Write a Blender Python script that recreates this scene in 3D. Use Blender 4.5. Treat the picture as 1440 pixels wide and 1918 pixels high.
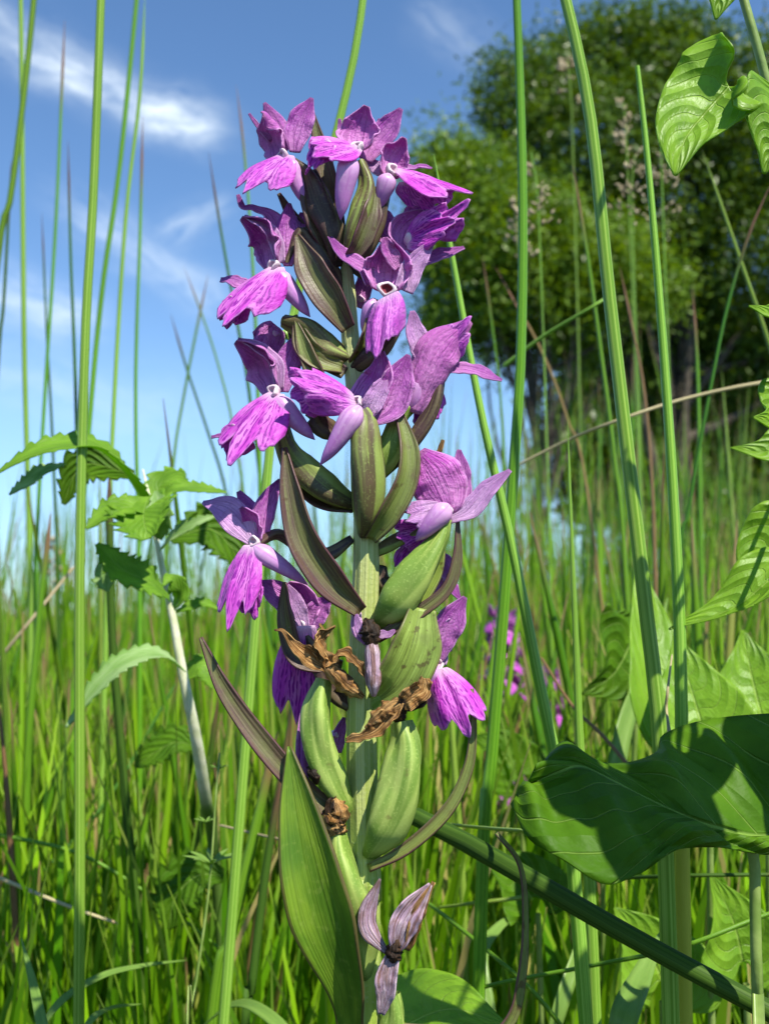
import bpy, math, random
import numpy as np
from mathutils import Vector

random.seed(11)
rng = np.random.default_rng(11)
for o in list(bpy.data.objects):
    bpy.data.objects.remove(o)
S = bpy.context.scene
COL = S.collection

# ------------------------------------------------------------------ camera
CAMZ = 0.25
FPX = 2000.0                      # focal length in pixels of the 1440 x 1918 photograph
PITCH = math.atan(191 / FPX)
cam = bpy.data.cameras.new('camera')
cam.sensor_fit = 'VERTICAL'
cam.sensor_height = 36.0
cam.sensor_width = 36.0
cam.lens = 36.0 * FPX / 1918
cam.clip_start = 0.005
cam.clip_end = 3000
cam.dof.use_dof = True
cam.dof.focus_distance = 0.158
cam.dof.aperture_fstop = cam.lens / 0.95   # lens opening of about 0.6 mm (compact camera)
camo = bpy.data.objects.new('camera', cam)
camo.location = (0, 0, CAMZ)
camo.rotation_euler = (math.pi / 2 + PITCH, 0, 0)
COL.objects.link(camo)
S.camera = camo

# ------------------------------------------------------------------ sky, sun, exposure
SUN_AZ, SUN_EL = math.radians(36), math.radians(54)     # behind the camera, to the right
sunv = Vector((math.sin(SUN_AZ) * math.cos(SUN_EL), -math.cos(SUN_AZ) * math.cos(SUN_EL), math.sin(SUN_EL)))
w = bpy.data.worlds.new('World')
S.world = w
w.use_nodes = True
nt = w.node_tree
nt.nodes.clear()
def wn(t, **k):
    n = nt.nodes.new(t)
    for a, b in k.items():
        setattr(n, a, b)
    return n
def wm(op, a, b=None, c=None, clamp=False):
    n = wn('ShaderNodeMath', operation=op, use_clamp=clamp)
    for i, v in enumerate((a, b, c)):
        if v is None:
            continue
        if isinstance(v, (int, float)):
            n.inputs[i].default_value = v
        else:
            nt.links.new(v, n.inputs[i])
    return n.outputs[0]
sky = wn('ShaderNodeTexSky', sky_type='NISHITA', sun_disc=False)
sky.sun_elevation = SUN_EL
sky.sun_rotation = math.pi - SUN_AZ
sky.altitude = 1500
sky.air_density = 1.0
sky.dust_density = 0.0
sky.ozone_density = 1.7
tc = wn('ShaderNodeTexCoord')
sep = wn('ShaderNodeSeparateXYZ')
nt.links.new(tc.outputs['Generated'], sep.inputs[0])
DX, DY, DZ = sep.outputs
# thin cirrus: stretched noise on a high flat layer, all round the sky
zc = wm('MAXIMUM', DZ, 0.03)
px_, py_ = wm('DIVIDE', DX, zc), wm('DIVIDE', DY, zc)
cmb = wn('ShaderNodeCombineXYZ')
nt.links.new(wm('ADD', wm('MULTIPLY', px_, 0.5), wm('MULTIPLY', py_, 0.25)), cmb.inputs[0])
nt.links.new(wm('ADD', wm('MULTIPLY', px_, -0.35), wm('MULTIPLY', py_, 0.75)), cmb.inputs[1])
nz = wn('ShaderNodeTexNoise')
nz.inputs['Scale'].default_value = 1.1
nz.inputs['Detail'].default_value = 7
nz.inputs['Roughness'].default_value = 0.55
nz.inputs['Distortion'].default_value = 0.6
nt.links.new(cmb.outputs[0], nz.inputs['Vector'])
cirrus = wm('MULTIPLY', wm('MULTIPLY', wm('SUBTRACT', nz.outputs[0], 0.56, clamp=True), 0.7), wm('MULTIPLY', wm('SUBTRACT', DZ, 0.08, clamp=True), 4.0, clamp=True))
# wisps that have a place of their own in the sky, given in tangent coordinates of the view to the north
yc = wm('MAXIMUM', DY, 0.05)
TU, TV = wm('DIVIDE', DX, yc), wm('DIVIDE', DZ, yc)
wq = wn('ShaderNodeTexNoise')
wq.inputs['Scale'].default_value = 9
wq.inputs['Detail'].default_value = 6
wq.inputs['Roughness'].default_value = 0.6
cw = wn('ShaderNodeCombineXYZ')
nt.links.new(TU, cw.inputs[0]); nt.links.new(TV, cw.inputs[1])
nt.links.new(cw.outputs[0], wq.inputs['Vector'])
wv = wm('SUBTRACT', wq.outputs[0], 0.5)
def tang(px, py):
    c, s = math.cos(PITCH), math.sin(PITCH)
    a, b = (px - 720) / FPX, (959 - py) / FPX
    y = c - b * s
    return a / y, (s + b * c) / y
def wisp(p0, p1, width, amp):
    (u0, v0), (u1, v1) = tang(*p0), tang(*p1)
    L = math.hypot(u1 - u0, v1 - v0)
    ex, ey = (u1 - u0) / L, (v1 - v0) / L
    du, dv = wm('SUBTRACT', TU, u0), wm('SUBTRACT', TV, v0)
    al = wm('DIVIDE', wm('ADD', wm('MULTIPLY', du, ex), wm('MULTIPLY', dv, ey)), L)
    ac = wm('ADD', wm('SUBTRACT', wm('MULTIPLY', dv, ex), wm('MULTIPLY', du, ey)), wm('MULTIPLY', wv, 0.05))
    g = wm('POWER', 2.718, wm('MULTIPLY', wm('POWER', wm('DIVIDE', wm('ABSOLUTE', ac), width / FPX), 2.0), -1.0))
    f = wm('POWER', 2.718, wm('MULTIPLY', wm('POWER', wm('ABSOLUTE', wm('SUBTRACT', wm('MULTIPLY', al, 2.0), 1.0)), 4.0), -1.2))
    cv_ = wn('ShaderNodeCombineXYZ')
    nt.links.new(wm('MULTIPLY', al, L * FPX / width * .35), cv_.inputs[0]); nt.links.new(wm('MULTIPLY', ac, FPX / width * 1.3), cv_.inputs[1])
    cv_.inputs[2].default_value = p0[0] * .37
    wt_ = wn('ShaderNodeTexNoise')
    wt_.inputs['Scale'].default_value = 1.0; wt_.inputs['Detail'].default_value = 7; wt_.inputs['Roughness'].default_value = .62; wt_.inputs['Distortion'].default_value = .5
    nt.links.new(cv_.outputs[0], wt_.inputs['Vector'])
    tex = wm('MULTIPLY', wm('MULTIPLY', wm('SUBTRACT', wt_.outputs[0], .28, clamp=True), 2.4), amp, clamp=True)
    return wm('MULTIPLY', wm('MULTIPLY', g, f), tex)
parts = [wisp((20, 100), (420, 250), 40, 0.62), wisp((-120, -40), (260, 210), 46, 0.42), wisp((240, 215), (410, 238), 34, 0.55),
         wisp((110, 370), (440, 590), 40, 0.42), wisp((-60, 530), (190, 610), 46, 0.55), wisp((300, 440), (430, 370), 34, 0.3),
         wisp((780, 0), (910, 110), 50, 0.22), wisp((-200, 640), (400, 790), 60, 0.2), wisp((1500, 40), (1900, 260), 60, 0.5), wisp((-900, 300), (-300, 420), 70, 0.5)]
tot = cirrus
for q in parts:
    tot = wm('ADD', tot, wm('MULTIPLY', q, wm('GREATER_THAN', DY, 0.06)))
tot = wm('MINIMUM', tot, 0.9)
mx = wn('ShaderNodeMix', data_type='RGBA')
nt.links.new(tot, mx.inputs[0])
hs = wn('ShaderNodeHueSaturation')
hs.inputs['Saturation'].default_value = 1.14
hs.inputs['Value'].default_value = 1.0
nt.links.new(sky.outputs[0], hs.inputs['Color'])
hz_ = wn('ShaderNodeMapRange', interpolation_type='SMOOTHSTEP')      # clear air: little whitening towards the horizon, all round
hz_.inputs[1].default_value = -.02; hz_.inputs[2].default_value = .2
nt.links.new(DZ, hz_.inputs[0])
hm = wn('ShaderNodeMix', data_type='RGBA'); nt.links.new(hz_.outputs[0], hm.inputs[0])
hm.inputs[6].default_value = (.42, .56, .74, 1); hm.inputs[7].default_value = (1, 1, 1, 1)
hx = wn('ShaderNodeMix', data_type='RGBA', blend_type='MULTIPLY'); hx.inputs[0].default_value = 1
nt.links.new(hs.outputs[0], hx.inputs[6]); nt.links.new(hm.outputs[2], hx.inputs[7])
nt.links.new(hx.outputs[2], mx.inputs[6])
mx.inputs[7].default_value = (6.0, 6.7, 7.2, 1)
bg = wn('ShaderNodeBackground')
bg.inputs[1].default_value = 0.128
nt.links.new(mx.outputs[2], bg.inputs[0])
wo = wn('ShaderNodeOutputWorld')
nt.links.new(bg.outputs[0], wo.inputs[0])

sl = bpy.data.lights.new('sun', 'SUN')
sl.energy = 5.0
sl.angle = math.radians(0.53)
sl.color = (1.0, 0.94, 0.82)
so = bpy.data.objects.new('sun', sl)
so.rotation_euler = sunv.to_track_quat('Z', 'Y').to_euler()
so.location = (2, -3, 5)
COL.objects.link(so)
vs = S.view_settings
vs.view_transform = 'Standard'
vs.look = 'None'
vs.gamma = 1
vs.use_curve_mapping = False
vs.exposure = 0.65
S.cycles.max_bounces = 8
S.cycles.transparent_max_bounces = 4
S.cycles.use_denoising = True

# ------------------------------------------------------------------ geometry helpers
cP, sP = math.cos(PITCH), math.sin(PITCH)
def at(px, py, Y):
    a, b = (px - 720) / FPX, (959 - py) / FPX
    d = np.array((a, cP - b * sP, sP + b * cP))
    return np.array((0, 0, CAMZ)) + d * (Y / d[1])
Y0 = 0.158
UPX = Y0 / FPX                    # metres per photo pixel at the orchid
def op(p):                        # (px, py, depth offset in the same pixel unit)
    return at(p[0], p[1], Y0 + (p[2] if len(p) > 2 else 0) * UPX)
def nv(n):                        # (right, up, towards viewer) -> unit vector
    v = np.array((n[0], -n[2], n[1]), float)
    return v / np.linalg.norm(v)
def crom(P, n):
    P = np.asarray(P, float)
    if len(P) == 2:
        t = np.linspace(0, 1, n)[:, None]
        return P[0] * (1 - t) + P[1] * t
    Q = np.vstack([2 * P[0] - P[1], P, 2 * P[-1] - P[-2]])
    L = np.concatenate([[0], np.cumsum(np.linalg.norm(np.diff(P, axis=0), axis=1))])
    out = []
    for s in np.linspace(0, L[-1], n):
        i = min(np.searchsorted(L, s, side='right') - 1, len(P) - 2)
        t = (s - L[i]) / max(L[i + 1] - L[i], 1e-12)
        a, b, c, d = Q[i], Q[i + 1], Q[i + 2], Q[i + 3]
        out.append(0.5 * (2 * b + (c - a) * t + (2 * a - 5 * b + 4 * c - d) * t * t + (3 * b - a - 3 * c + d) * t ** 3))
    return np.array(out)
def prof(vals, n):
    x = np.linspace(0, 1, len(vals))
    t = np.linspace(0, 1, n)
    v = np.interp(t, x, vals)
    for _ in range(2):
        if n > 8:
            k = max(1, n // 24)
            p = np.pad(v, k, mode='edge')
            sm = np.convolve(p, np.ones(2 * k + 1) / (2 * k + 1), mode='valid')
            sm[0], sm[-1] = vals[0], vals[-1]
            v = sm
    return v
def tang_of(C):
    T = np.gradient(C, axis=0)
    return T / np.maximum(np.linalg.norm(T, axis=1), 1e-12)[:, None]
def mesh_from(V, F, UV, name):
    me = bpy.data.meshes.new(name)
    V = np.asarray(V, np.float32)
    F = np.asarray(F, np.int32)
    k = F.shape[1]
    me.vertices.add(len(V)); me.vertices.foreach_set('co', V.ravel())
    me.loops.add(F.size); me.loops.foreach_set('vertex_index', F.ravel())
    me.polygons.add(len(F)); me.polygons.foreach_set('loop_start', np.arange(0, F.size, k, dtype=np.int32))
    if UV is not None:
        ul = me.uv_layers.new(name='UVMap')
        ul.data.foreach_set('uv', np.asarray(UV, np.float32)[F.ravel()].ravel())
    me.update(calc_edges=True)
    me.polygons.foreach_set('use_smooth', np.ones(len(F), bool))
    me.validate()
    return me
OFF = {}
def put(name, V, F, UV, mat, parent=None, base=None, kind=None, label=None):
    V = np.asarray(V, float)
    if parent is not None:
        org = OFF[parent.name]
    else:
        org = np.zeros(3) if base is None else np.asarray(base, float)
    me = mesh_from(V - org, F, UV, name)
    me.materials.append(mat)
    o = bpy.data.objects.new(name, me)
    COL.objects.link(o)
    if parent is not None:
        o.parent = parent
    else:
        o.location = org
    OFF[o.name] = org
    if kind:
        o['kind'] = kind
    if label:
        o['label'] = label
    return o
def tag(o, label, cat, group=None):
    o['label'] = label
    o['category'] = cat
    if group:
        o['group'] = group
    return o
def empty(name, loc, label, cat, group=None):
    o = bpy.data.objects.new(name, None)
    o.empty_display_size = 0.02
    o.location = loc
    COL.objects.link(o)
    OFF[o.name] = np.asarray(loc, float)
    return tag(o, label, cat, group)
def shell(P, thick):
    """grid P[nv,nu,3] -> thin closed solid"""
    a, b = P.shape[:2]
    N = np.cross(np.gradient(P, axis=1), np.gradient(P, axis=0))
    N /= np.maximum(np.linalg.norm(N, axis=2), 1e-12)[..., None]
    V = np.concatenate([P.reshape(-1, 3), (P - N * thick).reshape(-1, 3)])
    uu, vv = np.meshgrid(np.linspace(0, 1, b), np.linspace(0, 1, a))
    UV = np.stack([uu.ravel(), vv.ravel()], 1)
    UV = np.concatenate([UV, UV])
    I = np.arange(a * b).reshape(a, b)
    M = a * b
    q = np.stack([I[:-1, :-1], I[:-1, 1:], I[1:, 1:], I[1:, :-1]], -1).reshape(-1, 4)
    F = [q, q[:, ::-1] + M]
    for e in (I[0, :], I[:, -1], I[-1, ::-1], I[::-1, 0]):
        F.append(np.stack([e[:-1], e[:-1] + M, e[1:] + M, e[1:]], 1))
    return V, np.concatenate(F), UV
def ribbon(C, wl, wr, n, cup=0.0, fold=0.0, ruf=0.0, rfreq=4, nu=9, startfn=None, endfn=None, teeth=0.0, nteeth=0, seed=0, twist=0.0, ridge=0.0, nridge=5):
    """surface grid along centreline C (dense), half widths wl / wr, facing n, cross-section an arc of half-angle cup"""
    m = len(C)
    T = tang_of(C)
    n = np.asarray(n, float)
    if n.ndim == 1:
        n = np.repeat(n[None], m, 0)
    Nn = n - (n * T).sum(1)[:, None] * T
    Nn /= np.maximum(np.linalg.norm(Nn, axis=1), 1e-9)[:, None]
    B = np.cross(T, Nn)
    if twist:
        a = np.linspace(0, twist, m)[:, None]
        Nn, B = Nn * np.cos(a) + B * np.sin(a), B * np.cos(a) - Nn * np.sin(a)
    u = np.linspace(-1, 1, nu)
    r = np.random.default_rng(seed)
    ph = r.uniform(0, 6.28, 3)
    s = np.linspace(0, 1, m)
    P = np.zeros((m, nu, 3))
    for j, uj in enumerate(u):
        s0 = startfn(uj) if startfn else 0.0
        s1 = endfn(uj) if endfn else 1.0
        sj = s0 + (s1 - s0) * s
        idx = np.clip(sj, 0, 1) * (m - 1)
        def smp(A):
            i = np.clip(idx.astype(int), 0, m - 2)
            f = idx - i
            return A[i] * (1 - f)[:, None] + A[i + 1] * f[:, None] if A.ndim == 2 else A[i] * (1 - f) + A[i + 1] * f
        hw = smp(wl if uj < 0 else wr)
        if teeth and abs(uj) > 0.5:
            saw = 1 - ((s * nteeth) % 1.0)
            hw = hw * (1 + teeth * (saw - 0.6) * ((abs(uj) - 0.5) * 2))
        c = max(abs(cup), 1e-3)
        x = np.sin(c * uj) / c
        h = (1 - math.cos(c * uj)) / c * (1 if cup >= 0 else -1)
        h = h + fold * abs(uj) + ridge * math.cos(nridge * math.pi * uj)
        rr = ruf * abs(uj) ** 1.5 * (np.sin(rfreq * 6.28 * s + ph[0] + (1.3 if uj > 0 else 0)) + 0.5 * np.sin(rfreq * 13.7 * s + ph[1]))
        P[:, j] = smp(C) + smp(B) * (hw * x)[:, None] + smp(Nn) * (hw * h + hw * rr)[:, None]
    return P
def tube(C, R, ns=12, ribs=0, ramp=0.0, twist=0.0, flat=1.0, seed=0, rough=0.0):
    """closed tube along C with radii R"""
    m = len(C)
    T = tang_of(C)
    ref = np.array((0.31, -0.87, 0.2)) if abs(T[0][1]) < 0.9 else np.array((1, 0, 0.1))
    A = np.cross(T, ref); A /= np.linalg.norm(A, axis=1)[:, None]
    B = np.cross(T, A)
    th = np.linspace(0, 2 * math.pi, ns, endpoint=False)
    r = np.random.default_rng(seed)
    V = np.zeros((m, ns, 3))
    s = np.linspace(0, 1, m)
    for j, t in enumerate(th):
        k = 1 + (ramp * np.cos(ribs * (t + twist * s)) if ribs else 0)
        rad = R * k
        if rough:
            rad = rad * (1 + rough * r.normal(0, 1, m))
        V[:, j] = C + A * (rad * math.cos(t))[:, None] + B * (rad * math.sin(t) * flat)[:, None]
    UV = np.stack(np.meshgrid(np.linspace(0, 1, ns), s), -1).reshape(-1, 2)
    I = np.arange(m * ns).reshape(m, ns)
    Jn = np.roll(I, -1, axis=1)
    F = np.stack([I[:-1], Jn[:-1], Jn[1:], I[1:]], -1).reshape(-1, 4)
    Vf = V.reshape(-1, 3)
    # caps: quads to a centre vertex pair are avoided by collapsing radius at the ends
    return Vf, F, UV

# ------------------------------------------------------------------ material helpers
class G:
    def __init__(s, name):
        s.m = bpy.data.materials.new(name); s.m.use_nodes = True
        s.t = s.m.node_tree; s.t.nodes.clear()
        s.out = s.t.nodes.new('ShaderNodeOutputMaterial')
        s.uv = s.sep(s.n('ShaderNodeTexCoord').outputs['UV'])
        s.u, s.v = s.uv[0], s.uv[1]
        s.du = s.math('MULTIPLY', s.math('ABSOLUTE', s.math('SUBTRACT', s.u, 0.5)), 2.0)
    def n(s, t, **k):
        n = s.t.nodes.new(t)
        for a, b in k.items(): setattr(n, a, b)
        return n
    def L(s, v, sock):
        if hasattr(v, 'is_output') or hasattr(v, 'links'): s.t.links.new(v, sock)
        elif isinstance(v, tuple) and sock.type == 'RGBA': sock.default_value = (*v[:3], 1)
        else: sock.default_value = v
    def sep(s, v):
        n = s.n('ShaderNodeSeparateXYZ'); s.t.links.new(v, n.inputs[0]); return n.outputs
    def math(s, op, a, b=None, c=None, clamp=False):
        n = s.n('ShaderNodeMath', operation=op, use_clamp=clamp)
        for i, v in enumerate((a, b, c)):
            if v is not None: s.L(v, n.inputs[i])
        return n.outputs[0]
    def mix(s, f, a, b):
        n = s.n('ShaderNodeMix', data_type='RGBA'); s.L(f, n.inputs[0]); s.L(a, n.inputs[6]); s.L(b, n.inputs[7]); return n.outputs[2]
    def ss(s, x, lo, hi):
        n = s.n('ShaderNodeMapRange', interpolation_type='SMOOTHSTEP'); s.L(x, n.inputs[0])
        n.inputs[1].default_value = lo; n.inputs[2].default_value = hi; return n.outputs[0]
    def noise(s, scale, detail=3, vec=None, sx=1, sy=1, sz=1, rough=.5, dist=0.0, out=0):
        n = s.n('ShaderNodeTexNoise'); n.inputs['Scale'].default_value = scale; n.inputs['Detail'].default_value = detail
        n.inputs['Roughness'].default_value = rough; n.inputs['Distortion'].default_value = dist
        mp = s.n('ShaderNodeMapping'); mp.inputs['Scale'].default_value = (sx, sy, sz)
        s.t.links.new(vec if vec is not None else s.n('ShaderNodeTexCoord').outputs['Object'], mp.inputs[0])
        s.t.links.new(mp.outputs[0], n.inputs['Vector']); return n.outputs[out]
    def uvv(s, add=0):
        c = s.n('ShaderNodeCombineXYZ'); s.t.links.new(s.u, c.inputs[0]); s.t.links.new(s.v, c.inputs[1])
        s.L(s.rand(), c.inputs[2]); return c.outputs[0]
    def rand(s): return s.n('ShaderNodeObjectInfo').outputs['Random']
    def island(s): return s.n('ShaderNodeNewGeometry').outputs['Random Per Island']
    def hsv(s, col, h=0.5, sat=1.0, val=1.0):
        n = s.n('ShaderNodeHueSaturation'); s.L(h, n.inputs['Hue']); s.L(sat, n.inputs['Saturation']); s.L(val, n.inputs['Value']); s.L(col, n.inputs['Color']); return n.outputs[0]
    def finish(s, col, rough=.45, trans=0.0, tcol=None, bump=None, bstr=.3, bdist=.0002, spec=.5, sheen=0.0, coat=0.0, sss=0.0):
        p = s.n('ShaderNodeBsdfPrincipled')
        s.L(col, p.inputs['Base Color']); s.L(rough, p.inputs['Roughness']); p.inputs['Specular IOR Level'].default_value = spec
        p.inputs['Sheen Weight'].default_value = sheen; p.inputs['Coat Weight'].default_value = coat
        nrm = None
        if bump is not None:
            b = s.n('ShaderNodeBump'); b.inputs['Strength'].default_value = bstr; b.inputs['Distance'].default_value = bdist
            s.L(bump, b.inputs['Height']); nrm = b.outputs[0]; s.t.links.new(nrm, p.inputs['Normal'])
        sh = p.outputs[0]
        if trans:
            t = s.n('ShaderNodeBsdfTranslucent'); s.L(tcol if tcol is not None else col, t.inputs[0])
            if nrm is not None: s.t.links.new(nrm, t.inputs['Normal'])
            mxs = s.n('ShaderNodeMixShader'); mxs.inputs[0].default_value = trans
            s.t.links.new(sh, mxs.inputs[1]); s.t.links.new(t.outputs[0], mxs.inputs[2]); sh = mxs.outputs[0]
        s.t.links.new(sh, s.out.inputs[0]); return s.m

# --- orchid materials
def m_lip():
    g = G('orchid_lip')
    n1 = g.noise(1.0, 4, g.uvv(), 5, 2.2, 3, dist=.6)
    base = g.mix(g.ss(n1, .35, .7), (.62, .065, .60), (.78, .26, .74))
    # loops and dashes that follow the lobes
    w_ = g.n('ShaderNodeTexWave', wave_type='BANDS', bands_direction='X'); w_.inputs['Scale'].default_value = 2.6
    w_.inputs['Distortion'].default_value = 7.0; w_.inputs['Detail'].default_value = 2.0; w_.inputs['Detail Scale'].default_value = 1.6
    mp = g.n('ShaderNodeMapping'); mp.inputs['Scale'].default_value = (1.7, .9, 1); g.t.links.new(g.uvv(), mp.inputs[0]); g.t.links.new(mp.outputs[0], w_.inputs[0])
    brk = g.ss(g.noise(1, 2, g.uvv(), 7, 10, 2), .36, .52)
    dark = g.math('MULTIPLY', g.math('MULTIPLY', g.ss(w_.outputs[1], .5, .72), brk), g.math('SUBTRACT', 1.0, g.ss(g.du, .62, .95)))
    base = g.mix(dark, base, (.30, .012, .36))
    base = g.mix(g.ss(g.v, .22, .0), base, (.78, .52, .74))
    base = g.mix(g.math('MULTIPLY', g.ss(g.v, .93, 1.0), .5), base, (.70, .36, .76))
    base = g.mix(g.math('MULTIPLY', g.ss(g.rand(), .6, 1.0), .3), base, (.56, .20, .66))
    b = g.noise(1, 5, g.uvv(), 16, 9, 4)
    return g.finish(base, .48, .32, g.hsv(base, .5, 1.1, 1.1), b, .55, .0006, spec=.3, sheen=.06)
def m_sepal(name, c0, c1, ctip):
    g = G(name)
    n1 = g.noise(1, 4, g.uvv(), 3, 2, 3)
    base = g.mix(g.ss(g.math('ADD', g.math('MULTIPLY', n1, .7), g.math('MULTIPLY', g.v, .45)), .3, .8), c1, c0)
    vein = g.noise(1, 3, g.uvv(), 20, 1.6, 2, dist=.5)
    base = g.mix(g.math('MULTIPLY', g.ss(vein, .5, .64), .6), base, tuple(x * .5 for x in c0))
    spk = g.noise(1, 3, g.uvv(), 14, 20, 3)
    base = g.mix(g.math('MULTIPLY', g.ss(spk, .56, .7), .4), base, tuple(x * .55 for x in c0))
    base = g.mix(g.math('MULTIPLY', g.ss(spk, .44, .3), .35), base, (.78, .46, .74))
    base = g.mix(g.math('MULTIPLY', g.ss(g.du, .86, 1.0), .5), base, (.74, .42, .76))
    base = g.mix(g.math('MULTIPLY', g.ss(g.v, .9, 1.0), .7), base, ctip)
    base = g.mix(g.math('MULTIPLY', g.rand(), .25), base, c1)
    b = g.math('ADD', vein, g.math('ADD', g.math('MULTIPLY', n1, .9), g.math('MULTIPLY', spk, .5)))
    return g.finish(base, .5, .3, g.hsv(base, .5, 1.15, 1.2), b, .75, .0006, spec=.3, sheen=.05)
def m_spur():
    g = G('orchid_spur')
    n1 = g.noise(600, 3)
    base = g.mix(g.ss(g.v, 0, .8), (.70, .42, .70), (.56, .22, .60))
    base = g.mix(g.math('MULTIPLY', g.ss(n1, .4, .7), .35), base, (.48, .15, .54))
    base = g.mix(g.ss(g.v, .88, 1.0), base, (.46, .14, .46))
    ln = g.noise(1, 2, g.uvv(), 14, .8, 2)
    base = g.mix(g.math('MULTIPLY', g.ss(ln, .5, .66), .5), base, (.42, .12, .46))
    base = g.mix(g.math('MULTIPLY', g.ss(g.noise(1800, 3), .5, .7), .35), base, (.72, .48, .70))
    return g.finish(base, .4, .15, None, n1, .25, .0002, spec=.4)
def m_throat(name, inner):
    g = G(name)
    base = g.mix(g.ss(g.v, .55, .72), (.74, .60, .66), inner)
    base = g.mix(g.ss(g.v, .3, .0), base, (.55, .22, .55))
    return g.finish(base, .4, .1, None, g.noise(900, 3), .3, .0002)
def m_bract(name, green, purp, bias):
    g = G(name)
    st = g.noise(1, 3, g.uvv(), 15, 1.0, 2)
    n1 = g.noise(1, 4, g.uvv(), 3, 4, 3)
    f = g.math('ADD', g.math('ADD', g.math('MULTIPLY', n1, .9), g.math('MULTIPLY', g.du, .42)), bias)
    base = g.mix(g.ss(f, .45, .95), green, purp)
    base = g.mix(g.math('MULTIPLY', g.ss(st, .52, .66), .4), base, tuple(x * .5 for x in green))
    sp = g.noise(2500, 3)
    fl_ = g.noise(1, 4, g.uvv(), 44, 2.2, 2)
    base = g.mix(g.math('MULTIPLY', g.ss(fl_, .54, .64), .55), base, tuple(x * 1.6 + .03 for x in green))
    base = g.mix(g.math('MULTIPLY', g.ss(fl_, .46, .36), .5), base, tuple(x * .45 for x in purp))
    base = g.mix(g.math('MULTIPLY', g.ss(g.noise(240, 4), .52, .7), .55), base, purp)
    base = g.mix(g.math('MULTIPLY', g.ss(sp, .6, .72), .3), base, tuple(x * 1.5 + .03 for x in green))
    base = g.mix(g.math('MULTIPLY', g.ss(g.du, .9, 1.0), .55), base, (.13, .045, .06))
    base = g.mix(g.math('MULTIPLY', g.ss(g.noise(520, 5), .62, .7), .7), base, (.09, .05, .02))
    return g.finish(base, .42, .24, g.hsv(base, .49, 1.15, 1.9), g.math('ADD', st, g.math('MULTIPLY', sp, .3)), .5, .00022, spec=.5)
def m_ovary(name, green, rib, mott):
    g = G(name)
    st = g.noise(1, 2, g.uvv(), 10, .9, 2)
    base = g.mix(g.ss(st, .42, .6), rib, green)
    n1 = g.noise(260, 4)
    base = g.mix(g.math('MULTIPLY', g.ss(n1, .45, .75), .5), base, mott)
    base = g.mix(g.ss(g.v, .12, .0), base, tuple(x * .6 for x in rib))
    sp = g.noise(3000, 2)
    base = g.mix(g.math('MULTIPLY', g.ss(g.noise(420, 5), .62, .72), .55), base, (.16, .13, .04))
    base = g.mix(g.math('MULTIPLY', g.ss(sp, .55, .7), .3), base, tuple(min(.7, x * 1.3 + .03) for x in green))
    return g.finish(base, .45, .14, None, g.math('ADD', st, g.math('MULTIPLY', sp, .12)), .4, .0003, spec=.35)
def m_stem():
    g = G('orchid_stem')
    st = g.noise(1, 3, g.uvv(), 26, .6, 1)
    base = g.mix(g.ss(st, .4, .62), (.28, .40, .055), (.50, .58, .17))
    base = g.mix(g.math('MULTIPLY', g.ss(g.v, .62, 1.0), .6), base, (.52, .50, .26))
    sp = g.noise(1800, 3)
    base = g.mix(g.math('MULTIPLY', g.ss(sp, .55, .7), .3), base, (.52, .58, .30))
    base = g.mix(g.math('MULTIPLY', g.ss(g.noise(70, 3), .55, .75), .35), base, (.20, .13, .08))
    return g.finish(base, .38, .08, None, g.math('ADD', st, g.math('MULTIPLY', sp, .3)), .7, .0004, spec=.45)
def m_wither(name, a, b, c):
    g = G(name)
    n1 = g.noise(1, 5, g.uvv(), 6, 3, 3, dist=.8)
    base = g.mix(g.ss(n1, .35, .65), a, b)
    st = g.noise(1, 3, g.uvv(), 22, 1.5, 2)
    base = g.mix(g.math('MULTIPLY', g.ss(st, .48, .6), .75), base, c)
    base = g.mix(g.math('MULTIPLY', g.ss(g.noise(500, 4), .5, .68), .55), base, c)
    return g.finish(base, .6, .15, None, g.math('ADD', n1, st), .9, .0006, spec=.3)
LIP = m_lip()
SEP = m_sepal('orchid_sepal', (.40, .065, .43), (.66, .26, .63), (.30, .09, .30))
HOOD = m_sepal('orchid_hood', (.50, .07, .48), (.70, .28, .64), (.42, .16, .36))
PALE = m_sepal('orchid_pale_petal', (.56, .26, .62), (.72, .46, .74), (.5, .22, .55))
SPUR = m_spur()
THROAT = m_throat('orchid_throat', (.22, .03, .05)); THROATP = m_throat('orchid_throat_pale', (.62, .40, .50))
BRPURP = m_bract('bract_purple', (.15, .16, .045), (.12, .055, .055), .08)
BRMIX = m_bract('bract_mixed', (.20, .25, .055), (.13, .07, .05), -.10)
BRGREEN = m_bract('bract_green', (.28, .38, .07), (.20, .24, .06), -.28)
OVGREEN = m_ovary('ovary_green', (.40, .52, .12), (.18, .30, .045), (.33, .40, .10))
OVMIX = m_ovary('ovary_mixed', (.26, .34, .075), (.10, .08, .035), (.15, .09, .06))
OVPURP = m_ovary('ovary_purple', (.13, .10, .05), (.06, .035, .03), (.12, .05, .06))
STEM = m_stem()
WITH = m_wither('withered_brown', (.36, .17, .045), (.58, .35, .13), (.07, .03, .012))
WITHP = m_wither('withered_lilac', (.50, .33, .46), (.62, .48, .56), (.20, .09, .04))
WITHD = m_wither('withered_dark', (.035, .02, .012), (.10, .05, .02), (.015, .01, .008))
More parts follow.
